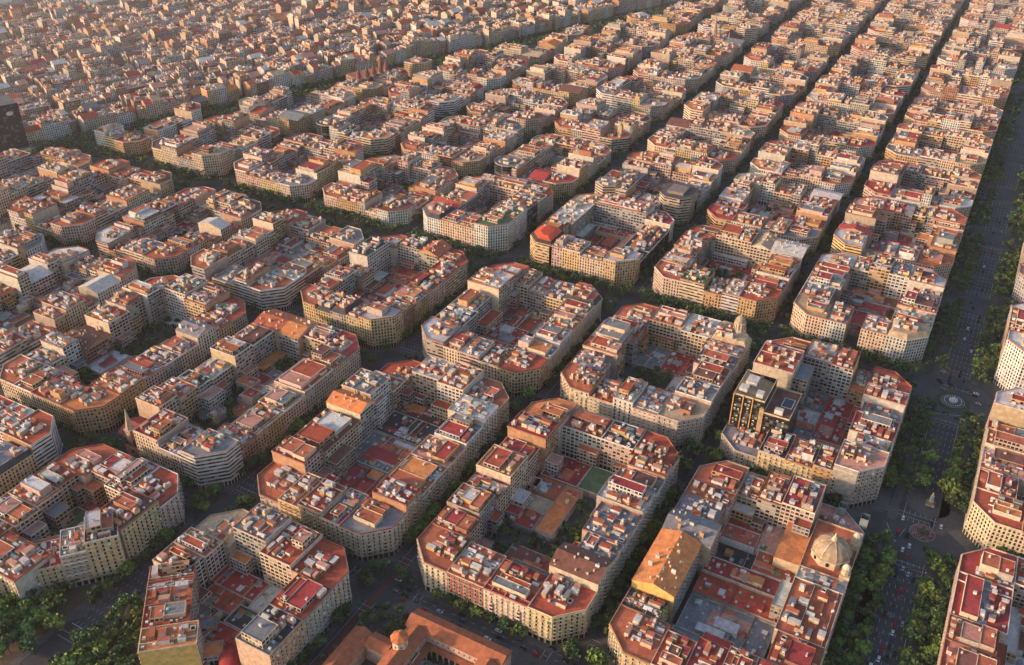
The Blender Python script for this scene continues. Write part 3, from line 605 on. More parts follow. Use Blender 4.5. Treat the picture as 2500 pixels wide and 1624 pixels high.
# ------------------------------------------------------------------ ground, pavements, roads
def sheet(name, rects, z, mat, kind='structure', z0=None):
    b = MB()
    for q in rects:
        if len(q) == 4: pts = [(q[0], q[1]), (q[2], q[1]), (q[2], q[3]), (q[0], q[3])]
        else: pts = q[0]
        if z0 is not None: b.prism(pts, z0, z, mat, mat, (1, 1, 1), (1, 1, 1))
        else: b.poly([(x, y, z) for x, y in pts], mat)
    o = b.obj(name); return tag(o, kind=kind)
sheet('ground', [(-3000, -3000, 6000, 6000)], 0, 'asphalt')
def oct_(x0, y0, x1, y1, c): return [(x0+c, y0), (x1-c, y0), (x1, y0+c), (x1, y1-c), (x1-c, y1), (x0+c, y1), (x0, y1-c), (x0, y0+c)]
near_blocks = sorted(BN); near_set = set(near_blocks); far_blocks = []
pav = []
for i in XL:
    if i not in XR: continue
    for j in range(-3, 13):
        cx, cy = (XL[i]+XR[i])/2, (YL[j]+YH[j])/2
        if not any(seen(x, y, z, 40) for x in (XL[i], cx, XR[i]) for y in (YL[j], cy, YH[j]) for z in (0, 25)): continue
        if YL[j] > diag(XL[i])+5: continue
        ex = 4.6; w = 10 if i in (1,) else 4.6
        pav.append((oct_(XL[i]-(10 if i == 2 else 4.6), YL[j]-4.6-(4 if j == 0 else 0), XR[i]+(10 if i == 1 else 4.6), YH[j]+4.6+(5 if j == -1 else 0), 16),))
        if (i, j) in ((-2, 2), (-2, 3)): continue
        if (i, j) not in near_set: far_blocks.append((i, j))
sheet('pavement', pav, .14, 'pave', z0=0)
med = [(-20.5, y0+8, -7, y1-8) for y0, y1 in zip([YL[k] for k in range(0, 7)], [YH[k] for k in range(0, 7)])]       # the promenade between the two lanes
for k in range(0, 12):
    med += [(XL[k]+4, -137, XR[k]-4, -131), (XL[k]+4, -168, XR[k]-4, -162)]
med.append((-200, -137, -60, -131)); 
for k in range(0, 7): med += [(158, YL[k]+6, 161, YH[k]-6), (179, YL[k]+6, 182, YH[k]-6)]
sheet('promenade_paving', med, .15, 'pave', z0=0)
# plaza with gardens at the lower left
sheet('garden_soil', [([(-288, 283), (-300, 284), (-420, 284), (-420, 330), (-345, 330)],), ([(-292, 252), (-345, 204), (-400, 204), (-400, 254)],)], .16, 'soil', z0=0)
sheet('plaza_paving', [([(-270, 279), (-284, 279), (-420, 279), (-420, 283.6), (-286, 283.6)],), ([(-282, 258), (-420, 258), (-420, 254.5), (-290, 254.5)],)], .15, 'pave', z0=0)
disc = lambda cx, cy, r, n=40: ([(cx+r*math.cos(2*math.pi*k/n), cy+r*math.sin(2*math.pi*k/n)) for k in range(n)],)
sheet('traffic_island', [disc(30, -154, 15), disc(25, -187, 13), disc(195, -118, 6)], .15, 'pave', z0=0)
# painted markings
marks = []
def dashes(x0, y0, x1, y1, on=3.0, off=5.0, w=.22):
    L = math.hypot(x1-x0, y1-y0)
    if L < .5: return
    ux, uy = (x1-x0)/L, (y1-y0)/L; t = 0; px, py = -uy*w/2, ux*w/2
    while t < L-on:
        a, b = (x0+ux*t, y0+uy*t), (x0+ux*(t+on), y0+uy*(t+on)); t += on+off
        marks.append(([(a[0]-px, a[1]-py), (b[0]-px, b[1]-py), (b[0]+px, b[1]+py), (a[0]+px, a[1]+py)],))
def line(x0, y0, x1, y1, w=.25): dashes(x0, y0, x1, y1, math.hypot(x1-x0, y1-y0)-.01, 0, w)
def cross(x0, y0, x1, y1): dashes(x0, y0, x1, y1, .55, .55, .5)
for j in range(-1, 8):
    a, b = YL[j]+6, YH[j]-6
    for x in (-218.5, -214, -209.5): dashes(x, a, x, b, 2.4, 4.5)                    # one way street below the palm courtyard
    for x in (167, 170.2, 173.4): dashes(x, a, x, b)
    line(164, a, 164, b); line(176.5, a, 176.5, b)
for i in XR:
    a, b = XL[i]+8, XR[i]-8
    for y in (-158, -154.5, -151, -147.5, -144): dashes(a, y, b, y)
    line(a, -140.5, b, -140.5); dashes(a, -127, b, -127); dashes(a, -173, b, -173); line(a, -160.5, b, -160.5)
    for y in (261.5, 264.7, 267.9, 271.1, 274.3): dashes(a, y, b, y, 2.2, 3.6)
    for k in range(-1, 7):
        ym = YH[k]+(YL[k+1]-YH[k])/2 if k >= 0 else None
        if ym and k != 2: line(a, ym-3, b, ym-3, .2); line(a, ym+3, b, ym+3, .2)
for i in (0, 1, 2, 3, 4, 5):
    for j in (0, 1, 2, 3, 4):
        x0, x1 = XR[i-1] if i-1 in XR else XL[i]-20, XL[i]; y0, y1 = YH[j-1], YL[j]
        for dx in (-12, -16): cross(x0+dx, y0+2, x0+dx, y1-2); cross(x1-dx, y0+2, x1-dx, y1-2)
        for dy in (-12, -16): cross(x0+2, y0+dy, x1-2, y0+dy); cross(x0+2, y1-dy, x1-2, y1-dy)
for x in (-336, -340): cross(x, 259, x, 278)
line(-330, 259, -330, 277, .5)
for x in range(8): dashes(20+x*2.2, -140+x*.6, 20+x*2.2, -134-x*.4, 6, .1, .4)
line(-20, -140, -4, -132, .3); line(-20, -140, -4, -144, .3)
line(182, -168, 186, -140, .3); line(140, -140, 150, -168, .3)
for k in range(7): line(204+k*1.4, -137-k*.4, 204+k*1.4, -143+k*.4, .5); line(120+k*1.5, -168, 122+k*1.5, -174, .5)
sheet('road_markings', marks, .012, 'paint')
sheet('bike_lane', [(-340, 130.2, -189, 132.6), (-20, 126.2, 340, 127.6)], .008, 'bike')
sheet('bus_lane_stripe', [(-334, 259, -333.2, 278), (-332.4, 259, -331.8, 278)], .016, 'bike')
# ------------------------------------------------------------------ blocks
def visible_block(i, j): return True
for (i, j) in near_blocks: block(i, j, True)
for (i, j) in far_blocks: block(i, j, False)
# diagonal rows round the lower left plaza, seven buildings turned by 40 degrees
XFG = None
def diag_row(px, py, qx, qy, lots, depth, bn, side_names):
    L = math.hypot(qx-px, qy-py); ang = math.atan2(qy-py, qx-px); c, s = math.cos(ang), math.sin(ang); tw = sum(l[0] for l in lots); t = 0; r = random.Random(int(px*7))
    f = lambda p: (px+c*p[0]-s*p[1], py+s*p[0]+c*p[1], p[2])
    global XFG
    for k, (w, n, rc, wc, ft) in enumerate(lots):
        w = w*L/tw; XFG = f
        building(t, 0, t+w, depth+(5 if wc == 'Y' else 0), None, {'-y': 'street', '+y': 'rear', '-x': 'party', '+x': 'party'}, n, rc, wc, ft, r, True, '%s house with %s roof, %s in slanting plaza row of %s' % (WN[wc], RN[rc], ORD[k], bn[4:]), 'apartment buildings around the grid blocks', detail=True)
        t += w
    XFG = None
diag_row(-289, 249, -338, 207, [(14, 6, 'T', 'p', 'H'), (20, 6, 't', 'c', ''), (18, 6, 'T', 'c', 'H'), (18, 6, 'o', 'Y', '')], 26, BN[(-1, 2)], None)
diag_row(-284, 275, -350, 332, [(14, 9, 'b', 'o', 'H'), (16, 8, 'R', 'y', 'H'), (14, 6, 'k', 'p', 'B'), (26, 5, 'R', 'y', 'B'), (24, 5, 'T', 'y', '')], 22, BN[(-1, 3)], None) if False else diag_row(-350, 332, -286, 277, [(24, 5, 'T', 'y', ''), (22, 5, 'R', 'y', ''), (14, 7, 'g', 'p', 'B'), (18, 9, 'b', 'y', 'H')], 24, BN[(-1, 3)], None)
r = random.Random(77)
for k_, (a_, b0, c_, d_, hh_, rc_) in enumerate([(-318, 183, -303, 196, 4, 'T'), (-311, 197, -297, 212, 5, 'g'), (-296, 206, -284, 222, 4, 'R'), (-302, 214, -297, 222, 3, 't'), (-327, 176, -315, 182, 4, 'b')]):
    court(a_-1, b0-1, c_+1, d_+1, r, True, 'wedge yard %d' % k_, [(0, 0, 1, 1, hh_, rc_)]) if False else None
    t_ = empty('courtyard_annex', ((a_+c_)/2, (b0+d_)/2, 0), 'low %s roofed annex in the wedge yard behind the slanting plaza row' % RN[rc_], 'annex', 'low buildings in the block courtyards')
    b = MB(); b.prism([(a_, b0), (c_, b0), (c_, d_), (a_, d_)], 0, hh_, 'plain', None, W['s'], W['s']); b.obj('wall', t_); b = MB(); b.poly([(a_, b0, hh_), (c_, b0, hh_), (c_, d_, hh_), (a_, d_, hh_)], 'roof', RC[rc_]); b.obj('roof', t_)
    b = MB(); b.ring([(a_, b0), (c_, b0), (c_, d_), (a_, d_)], hh_-.01, hh_+.7, .2, 'plain', W['c']); b.obj('parapet', t_); b = MB(); b.box(a_+2, b0+2, a_+5, b0+4.5, hh_, hh_+1.8, 'plain', W['w']); b.obj('roof_box', t_)
r2 = random.Random(9)
building(-282, 279, -252, 305, None, {'-y': 'street', '+y': 'rear', '-x': 'party', '+x': 'street'}, 9, 'b', 'y', 'H', r2, True, 'tall pale yellow house with brown roof on the wide street by the green court', 'apartment buildings around the grid blocks', detail=True)
# ------------------------------------------------------------------ Gracia-like old quarter past the diagonal avenue (merged)
def quarter():
    r = random.Random(4); ang = R(-21); c, s = math.cos(ang), math.sin(ang)
    ox, oy = 221, 880
    for bi in range(-16, 36):
        for bj in range(0, 23):
            bx, by = bi*74+r.uniform(-6, 6), 22+bj*50+r.uniform(-4, 6)+r.uniform(-3, 14)*(bj == 0)
            X, Y = ox+c*(bx+25)-s*(by+15), oy+s*(bx+25)+c*(by+15)
            if not (seen(X, Y, 10, 90)): continue
            kk = r.uniform(-.12, .12); c2, s2 = math.cos(ang+kk), math.sin(ang+kk); bx0, by0 = X, Y
            f = lambda p: (bx0+c2*p[0]-s2*p[1], by0+s2*p[0]+c2*p[1], p[2])
            for row in (0, 1):
                t = -33
                while t < 32:
                    w = r.choice([8, 10, 12, 16, 20, 24]); d = r.uniform(15, 21); n = r.choice([3, 4, 4, 4, 5, 5, 5, 6, 6, 8]) if bj > 0 else r.choice([4, 5, 6, 6, 7, 8])
                    y0, y1 = (-21.5, -21.5+d) if row == 0 else (21.5-d, 21.5)
                    building(t, y0, min(t+w, 34), y1, None, {'-y': 'street' if row == 0 else 'rear', '+y': 'rear' if row == 0 else 'street', '-x': 'party', '+x': 'party'}, n, r.choice('tttTTRobgwwppy'), r.choice('ccywwwpposb'), r.choice(['', '', 'H', 'g']), r, False, xf=f, g=4, fl=3)
                    t += w
quarter()
FARTOP = FAR
# ------------------------------------------------------------------ landmarks
def lm(name, x, y, label, cat, group=None): return empty(name, (x, y, 0), label, cat, group)
def part(root, name, fn):
    b = MB(); fn(b); return b.obj(name, root)
cream = (.5, .38, .24); stone = (.42, .34, .25)
# domed theatre
t = lm('theatre', -68, -105, 'stone theatre with a great ribbed dome and two lantern turrets on the wide avenue', 'theatre')
part(t, 'wall', lambda b: b.prism([(-98, -121), (-46, -121), (-46, -92), (-98, -92)], 0, 19, 'classic', None, stone, stone))
part(t, 'roof', lambda b: (b.poly([(-98, -121, 19), (-46, -121, 19), (-46, -92, 19), (-98, -92, 19)], 'roof', RC['t']), b.ring([(-98, -121), (-46, -121), (-46, -92), (-98, -92)], 19, 20.2, .4, 'plain', cream)))
part(t, 'hall_roof', lambda b: b.box(-90, -91.7, -48, -76, 0, 17, 'plain', cream, 'roof', RC['o']))
part(t, 'drum', lambda b: (b.cyl(-75, -107, 19, 24, 12, 12, 'plain', cream, 8, True, R(22.5)), b.cyl(-75, -107, 23.7, 24.6, 12.6, 12.6, 'plain', stone, 8, True, R(22.5))))
for k in range(8):
    a = R(45*k); part(t, 'oculus', lambda b: b.cyl(-75+11.1*math.cos(a), -107+11.1*math.sin(a), 21, 23.4, .9, .9, 'iron', (0, 0, 0), 8))
dm = part(t, 'dome', lambda b: b.dome(-75, -107, 24.6, 11.3, 8.7, 'plain', (.33, .24, .155), 16, 7))
def ribs(b):
    for a in range(8):
        th = R(22.5+45*a)
        for q in range(7):
            p0, p1 = math.pi/2*q/7, math.pi/2*(q+1)/7; c, s = math.cos(th), math.sin(th)
            for sg in (-1, 1): pass
            A = [(-75+c*11.6*math.cos(p)-s*w, -107+s*11.6*math.cos(p)+c*w, 24.6+9.0*math.sin(p)) for p, w in ((p0, -.35), (p0, .35), (p1, .35), (p1, -.35))]
            b.poly(A, 'plain', (.5, .39, .26))
part(t, 'dome_ribs', ribs)
part(t, 'dome_finial', lambda b: (b.cyl(-75, -107, 33, 36, 2, 1.2, 'plain', cream, 8), b.cyl(-75, -107, 36, 39, .9, .2, 'plain', cream, 8)))
for x in (-60, -90):
    part(t, 'turret', lambda b: (b.box(x-3, -121.5, x+3, -115.5, 19, 24, 'plain', cream), b.cyl(x, -118.5, 24, 28, 2.4, 2.2, 'plain', cream, 8), b.cyl(x, -118.5, 28, 28.6, 2.9, 2.9, 'plain', stone, 8), b.dome(x, -118.5, 28.6, 2.4, 3, 'plain', (.55, .46, .34), 8, 4)))
# corner lot of the theatre block: two sheeted scaffold boxes on poles
for x, y in ((-40, -112), (-34, -22)): pass
for (x, y, lb) in ((-26, -104, 'upper of two'), (-30, -119, 'lower of two')):
    t = lm('scaffold', x, y, 'tall pale %s box scaffolds on the corner lot facing the avenue' % ('box billboard, the ' + lb if False else lb), 'scaffold')
    part(t, 'panel', lambda b: b.ring([(x-3, y-2.5), (x+3, y-2.5), (x+3, y+2.5), (x-3, y+2.5)], 13, 21, .2, 'plain', (.20, .25, .235)))
    part(t, 'frame', lambda b: [b.box(x+sx-.2, y+sy-.2, x+sx+.2, y+sy+.2, 0, 20.5, 'iron', (0, 0, 0)) for sx in (-2.5, 2.5) for sy in (-2, 2)])
# tall dark hotel
t = lm('hotel', 40, -32, 'tall black glass hotel with ochre fins, lattice strip and rooftop pool', 'hotel')
HX, HY = 24, -9.3
part(t, 'wall', lambda b: (b.prism([(24, -33), (58, -33), (58, -10), (24, -10)], 0, 46, 'curtain', None, (.035, .028, .02), (1, 1, 1)), b.prism([(24, -52), (60, -52), (60, -33.2), (24, -33.2)], 0, 37, 'curtain', None, (.045, .035, .03), (1, 1, 1))))
part(t, 'roof', lambda b: (b.poly([(24, -33, 41), (58, -33, 41), (58, -10, 46), (24, -10, 46)], 'roof', RC['y']), b.poly([(24, -52, 37), (60, -52, 37), (60, -33.2, 37), (24, -33.2, 37)], 'roof', RC['b'])))
part(t, 'cornice', lambda b: (b.ring([(24, -33), (58, -33), (58, -10), (24, -10)], 46, 47.2, .4, 'plain', cream), b.ring([(24, -52), (60, -52), (60, -33.2), (24, -33.2)], 37, 38.2, .4, 'plain', cream)))
for y in (-10.4, -17.5, -24.5): part(t, 'fin', lambda b: b.box(23.3, y-.35, 24.02, y+.35, 4, 47.2, 'plain', (.5, .25, .07)))
part(t, 'lattice_strip', lambda b: [b.box(23.2, -33.6+.2, 23.98, -30.2, z, z+.55, 'plain', (.5, .33, .17)) for z in [4+1.1*k for k in range(34)]])
part(t, 'pool', lambda b: (b.box(38, -50, 50, -42, 37.02, 37.5, 'plain', (.5, .5, .5)), b.poly([(38.6, -49.4, 37.54), (49.4, -49.4, 37.54), (49.4, -42.6, 37.54), (38.6, -42.6, 37.54)], 'water')))
rr = random.Random(3)
wm = blind_mesh((.62, .58, .42), 1.3, 1.6)
for k in range(88):
    y = rr.choice([-12.5, -15, -20, -22, -27, -29, -36, -39, -44, -48]); z = 5+3.1*rr.randrange(0, 13)
    if y < -33 and z > 34: continue
    inst('window', wm, t, 23.9, y+rr.uniform(-.4, .4), z, R(-90))
for q in [(28, -30, 34, -25), (40, -22, 50, -14), (30, -18, 36, -12), (27, -46, 31, -40)]:
    part(t, 'plant_room', lambda b: b.box(*q, 37 if q[1] < -33 else 46, 41 if q[1] < -33 else 49, 'plain', (.5, .47, .42)))
part(t, 'canopy', lambda b: b.box(-14, -36, -3.2, -32, 5.2, 5.8, 'metal', (.3, .3, .3)))
# cupola of the insurance building
t = lm('cupola', 134, 18, 'ornate stone cupola with a winged statue above the corner mansard', 'cupola')
CX, CY, CZ = 134, 18, 30.7
part(t, 'drum', lambda b: (b.cyl(CX, CY, CZ, CZ+3, 6, 5.6, 'plain', stone, 12), b.cyl(CX, CY, CZ+3, CZ+8, 4.2, 4.2, 'plain', stone, 12), b.cyl(CX, CY, CZ+8, CZ+8.7, 5, 5, 'plain', cream, 12)))
for k in range(12): a = R(30*k); part(t, 'column', lambda b: b.cyl(CX+4.6*math.cos(a), CY+4.6*math.sin(a), CZ+3, CZ+8, .35, .35, 'plain', cream, 6))
part(t, 'dome', lambda b: b.dome(CX, CY, CZ+8.7, 4.3, 5.5, 'plain', (.3, .24, .17), 12, 6))
part(t, 'statue', lambda b: (b.cyl(CX, CY, CZ+14, CZ+15, .9, .6, 'plain', stone, 8), b.cyl(CX, CY, CZ+15, CZ+17.4, .55, .2, 'plain', stone, 6), b.poly([(CX, CY, CZ+15.5), (CX+1.6, CY-1.2, CZ+17.4), (CX+.3, CY, CZ+16.8)], 'plain', stone), b.poly([(CX, CY, CZ+15.5), (CX-1.6, CY+1.2, CZ+17.4), (CX-.3, CY, CZ+16.8)], 'plain', stone)))
t['category'] = 'cupola'
# red octagon office
t = lm('office_building', 212, 236, 'striped office building with a bright red faceted roof on the avenue corner', 'office building')
op = [(194, 214), (208, 214), (226, 214), (226, 240), (222, 252), (208, 252), (194, 236)]
op = [(194, 222), (224, 222), (232, 232), (232, 246), (224, 252), (206, 252), (194, 240)]
part(t, 'wall', lambda b: b.prism(op, 0, 30, 'ribbon', None, (.55, .38, .2), (1, 1, 1)))
part(t, 'roof_skirt', lambda b: [b.poly([(*op[k], 30), (*op[(k+1) % 7], 30), (*inset(op, 3.2)[(k+1) % 7], 32.5), (*inset(op, 3.2)[k], 32.5)], 'plain', (.05, .035, .03)) for k in range(7)])
part(t, 'roof', lambda b: [b.poly([(*inset(op, 3.2)[k], 32.5), (*inset(op, 3.2)[(k+1) % 7], 32.5), (*inset(op, 9)[(k+1) % 7], 34.5), (*inset(op, 9)[k], 34.5)], 'roof', (.62, .10, .04)) for k in range(7)] + [b.poly([(x, y, 34.5) for x, y in inset(op, 9)], 'roof', (.45, .06, .03))])
# church with stone spire
t = lm('church', -192, 366, 'brick church with a pale stone spire on the chamfered street corner', 'church')
part(t, 'wall', lambda b: b.prism([(-206, 352), (-178, 352), (-178, 380), (-191, 380), (-206, 365)], 0, 14, 'plain', None, (.25, .11, .07), (1, 1, 1)))
part(t, 'roof', lambda b: b.gable(-200, 352, -178, 379, 14, 19, 'y', 'tiled', (.25, .06, .05), 'plain', (.3, .13, .09)))
part(t, 'tower', lambda b: (b.box(-202, 362, -196.5, 367.5, 0, 22, 'plain', (.34, .2, .13)), b.box(-202.4, 361.6, -196.1, 367.9, 22, 22.8, 'plain', stone)))
part(t, 'spire', lambda b: b.cyl(-199.2, 364.8, 22.8, 40, 2.9, .15, 'plain', (.4, .29, .2), 8, ph=R(22.5)))
part(t, 'clock_face', lambda b: b.box(-202.15, 363.8, -202.02, 365.8, 17.5, 19.5, 'plain', (.6, .55, .5)))
part(t, 'rose_window', lambda b: b.box(-206.1, 356, -206.02, 359, 7, 10.5, 'iron', (0, 0, 0)))
# red dome in the lower left courtyard
t = lm('dome_hall', -306, 173, 'round hall with a dark red dome in the yard near the lower frame edge', 'hall')
part(t, 'wall', lambda b: b.cyl(-306, 173, 0, 5, 7.4, 7.4, 'plain', (.22, .05, .05), 20)); part(t, 'dome', lambda b: b.dome(-306, 173, 5, 7.1, 5.6, 'plain', (.28, .035, .035), 20, 6))
# seminary: hipped tiled wings round a cloister, with an octagonal lantern
t = lm('seminary', -265, 90, 'seminary with orange tiled wings, arcaded cloister and octagonal lantern', 'seminary')
tile = (.34, .115, .055)
def wing(x0, y0, x1, y1, e, rdg):
    part(t, 'wall', lambda b: b.prism([(x0, y0), (x1, y0), (x1, y1), (x0, y1)], 0, e, 'plain', None, (.46, .33, .25), (1, 1, 1)))
    part(t, 'roof', lambda b: b.gable(x0-.7, y0-.7, x1+.7, y1+.7, e+.02, e+rdg, 'x' if x1-x0 > y1-y0 else 'y', 'tiled', tile, 'tiled', tile))
wing(-243, 34, -230, 96, 13, 3.6); wing(-330, 82.2, -243.2, 94, 13, 3.4); wing(-330, 34, -243.2, 47, 13, 3.4)
wing(-330, 109, -258, 121, 12, 3.4); wing(-266, 94.9, -256, 108.4, 12, 2.8)
part(t, 'cloister_roof', lambda b: (b.box(-247.5, 47.2, -243.7, 81.8, 6.5, 7, 'tiled', tile), b.box(-310, 77, -247.6, 81.7, 6.5, 7, 'tiled', tile), b.box(-310, 47.4, -247.6, 52, 6.5, 7, 'tiled', tile)))
for k in range(7): part(t, 'arch_pier', lambda b: b.box(-247.6, 52+k*4, -247, 52.9+k*4, 0, 6.4, 'plain', cream))
for k in range(12): part(t, 'arch_pier', lambda b: b.box(-252-k*4.4, 77, -251.2-k*4.4, 77.7, 0, 6.4, 'plain', cream))
sw = blind_mesh((.3, .2, .12), .9, 1.8)
for k in range(9): inst('window', sw, t, -243.05, 50+k*3.5, 9, R(-90))
for k in range(9): inst('window', sw, t, -250-k*5, 82.15, 9, 0)
for k in range(10): inst('window', sw, t, -246-k*5, 33.95, 8, 0); inst('window', sw, t, -246-k*5, 33.95, 3, 0)
part(t, 'lantern', lambda b: (b.cyl(-258, 90, 12, 21, 4.6, 4.6, 'plain', (.55, .46, .36), 8, False, R(22.5)), b.cyl(-258, 90, 21, 21.6, 5.3, 5.3, 'tiled', (.35, .1, .05), 8, True, R(22.5))))
part(t, 'lantern_roof', lambda b: b.cyl(-258, 90, 21.6, 24.8, 5.4, .1, 'tiled', (.48, .16, .06), 8, False, R(22.5)))
for k in range(8): a = R(45*k); inst('window', sw, t, -258+4.3*math.cos(a), 90+4.3*math.sin(a), 16.5, a+R(90))
# far landmarks
t = lm('office_tower', 131, 935, 'tall dark office tower at the left edge with a round emblem near its top', 'office tower')
part(t, 'wall', lambda b: b.prism([(108, 924), (142, 911), (155, 947), (121, 960)], 0, 68, 'curtain', 'roof', (.035, .037, .045), (.12, .12, .12)))
part(t, 'emblem', lambda b: b.prism([(127.0+5*math.cos(R(a))*.935, 901.4-5*math.cos(R(a))*.35, ) for a in (0, 45, 90)], 0, .1, 'plain', None, (.4, .38, .36), (1, 1, 1)) if False else b.poly([(131.5+4.2*math.cos(R(a))*.934, 914.8-4.2*math.cos(R(a))*.357, 57+2.6*math.sin(R(a))) for a in range(0, 360, 30)], 'plain', (.5, .47, .44)))
part(t, 'podium', lambda b: (b.box(96, 905, 147, 955, 0, 13, 'ribbon', (.3, .32, .26), 'roof', (.13, .16, .13)), b.box(93.5, 915, 95.9, 932, 1, 13.6, 'plain', (.52, .50, .2)), b.box(124, 902.4, 138, 904.9, 1, 13.6, 'plain', (.5, .5, .22))))
t = lm('market_hall', 625, 320, 'long brown roofed market hall with twin pinnacles between apartment rows', 'market hall')
part(t, 'wall', lambda b: b.box(560, 285, 600, 375, 0, 12, 'plain', (.3, .2, .14))); part(t, 'roof', lambda b: (b.gable(558, 283, 602, 377, 12, 18, 'y', 'tiled', (.17, .08, .05), 'plain', (.3, .2, .14))))
for y in (372, 360): part(t, 'pinnacle', lambda b: (b.cyl(558, y, 10, 26, 2.2, 2.2, 'plain', (.3, .13, .08), 8), b.cyl(558, y, 26, 33, 2.6, .1, 'plain', (.25, .1, .07), 8)))
t = lm('gothic_church', 1010, 335, 'brown gothic church with a cluster of tall pointed spires', 'church')
part(t, 'wall', lambda b: b.box(1005, 300, 1050, 332, 0, 18, 'plain', (.22, .13, .1))); part(t, 'roof', lambda b: b.gable(1004, 299, 1051, 333, 18, 27, 'x', 'tiled', (.12, .06, .055), 'plain', (.22, .13, .1)))
for x, y, hh, q in ((1002, 330, 62, 4), (1001, 338, 38, 2.2), (1008, 322, 40, 2.2), (1001, 305, 36, 2.2)): part(t, 'spire', lambda b: (b.cyl(x, y, 0, hh*.55, q, q, 'plain', (.36, .26, .2), 8), b.cyl(x, y, hh*.55, hh, q*1.05, .1, 'plain', (.38, .26, .19), 8)))
t = lm('parish_church', 520, 285, 'parish church with slim square bell tower beside the wide street', 'church')
part(t, 'bell_tower', lambda b: (b.box(518, 288, 523.5, 293.5, 0, 34, 'plain', (.42, .28, .16)), b.cyl(520.7, 290.7, 34, 38, 3, .3, 'plain', (.4, .26, .15), 8))); part(t, 'nave', lambda b: (b.box(506, 300, 522, 345, 0, 12, 'plain', (.34, .22, .15)), b.gable(505, 299, 523, 346, 12, 17, 'y', 'tiled', (.16, .07, .05), 'plain', (.34, .22, .15))))
t = lm('castle_house', 560, 715, 'brick house with a row of pointed witch hat turrets by the diagonal avenue', 'house')
part(t, 'wall', lambda b: b.prism([(530, 700), (585, 690), (600, 712), (545, 735)], 0, 22, 'classic', 'roof', (.3, .16, .1), (.3, .12, .08)))
for x, y in ((531, 701), (545, 697), (558, 694), (572, 692), (585, 691), (599, 711)): part(t, 'turret', lambda b: (b.cyl(x, y, 0, 26, 4, 4, 'classic', (.35, .2, .13), 8), b.cyl(x, y, 26, 40, 4.6, .1, 'tiled', (.18, .08, .06), 8)))
# hexagonal striped block + black drum shaped office blocks
for nme, x, y, q, n, hh, mt, cl, rcx, lb in (('office_building', 364, 363, 17, 16, 27, 'curtain', (.10, .10, .10), (.10, .10, .10), 'dark curved office corner with slatted plant roof behind the avenue'),
        ('office_building', 364, 623, 17, 16, 27, 'curtain', (.09, .09, .09), (.07, .07, .07), 'black round fronted office block far left of centre'),
        ('office_building', 361, 237, 14, 6, 30, 'ribbon', (.5, .42, .32), (.26, .22, .2), 'hexagonal banded office tower with grey faceted roof')):
    t = lm(nme, x, y, lb, 'office building'); part(t, 'wall', lambda b: b.cyl(x, y, 0, hh, q, q, mt, cl, n, False)); part(t, 'roof', lambda b: b.poly([(x+(q-.2)*math.cos(2*math.pi*k/n), y+(q-.2)*math.sin(2*math.pi*k/n), hh) for k in range(n)], 'roof', tuple(v*1.6 for v in rcx)))
    part(t, 'parapet', lambda b: b.ring([(x+q*math.cos(2*math.pi*k/n), y+q*math.sin(2*math.pi*k/n)) for k in range(n)], hh-.02, hh+1.1, .4, 'plain', (.3, .26, .22)))
    part(t, 'wing', lambda b: b.box(x-q*.2, y-q*.5, x+q*.98, y+q*.9, 0, hh-3, 'ribbon', cl, 'roof', RC['t']))
    for dx, dy, sx, sy, h_ in ((-9, -4, 6, 9, 3), (1, -9, 8, 5, 3.6), (0, 2, 7, 8, 2.6), (-8, 7, 4, 3, 2)): part(t, 'plant_room', lambda b: b.box(x+dx, y+dy, x+dx+sx*.8, y+dy+sy*.8, hh, hh+h_, 'plain', W['c'], 'roof', RC['g']))
t = lm('office_building', 366, 150, 'large office block with many pale horizontal bands and a dark terrace roof', 'office building')
part(t, 'wall', lambda b: b.prism(oct_(350, 141, 392, 176, 9), 0, 33, 'ribbon', None, (.42, .33, .24), (1, 1, 1))); part(t, 'roof', lambda b: (b.poly([(x, y, 33) for x, y in oct_(350, 141, 392, 176, 9)], 'roof', (.09, .08, .08)), b.box(360, 150, 380, 168, 33, 36, 'plain', (.2, .16, .14))))
# ------------------------------------------------------------------ squares
t = lm('fountain', 163.5, -152.5, 'round fountain with rings of jets on a green island in the big crossing', 'fountain')
FXc, FYc = 163.5, -152.5
part(t, 'lawn', lambda b: b.cyl(FXc, FYc, 0, .25, 13.2, 13, 'leaf', (.03, .05, .02), 48)); part(t, 'basin', lambda b: b.ring([(FXc+9*math.cos(R(a)), FYc+9*math.sin(R(a))) for a in range(0, 360, 8)], .2, .9, .5, 'plain', (.2, .19, .18)))
part(t, 'water', lambda b: b.cyl(FXc, FYc, .3, .62, 8.5, 8.5, 'water', (1, 1, 1), 40)); part(t, 'tier', lambda b: (b.cyl(FXc, FYc, .6, 2.2, 3, 2.8, 'plain', (.45, .43, .4), 20), b.cyl(FXc, FYc, 2.2, 2.5, 3.3, 3.3, 'plain', (.5, .48, .45), 20), b.cyl(FXc, FYc, 2.5, 6.5, .35, .12, 'plain', (.75, .75, .75), 8)))
for k in range(30): a = R(12*k); part(t, 'water_jet', lambda b: b.cyl(FXc+6.6*math.cos(a), FYc+6.6*math.sin(a), .6, 1.9, .2, .1, 'plain', (.75, .76, .78), 5))
t = lm('monument', 29.5, -155, 'pale obelisk shaped statue monument at the edge of the tree lined centre strip', 'monument')
part(t, 'pedestal', lambda b: (b.box(26.5, -158, 32.5, -152, 0, 1, 'plain', stone), b.cyl(29.5, -155, 1, 8, 2.2, 1.2, 'plain', (.45, .4, .34), 6), b.cyl(29.5, -155, 1, 3, 3, 2, 'plain', (.3, .2, .12), 8))); part(t, 'statue', lambda b: (b.cyl(29.5, -155, 8, 10.2, .6, .35, 'plain', (.4, .38, .34), 8), b.dome(29.5, -155, 10.2, .35, .4, 'plain', (.4, .38, .34), 8, 3)))
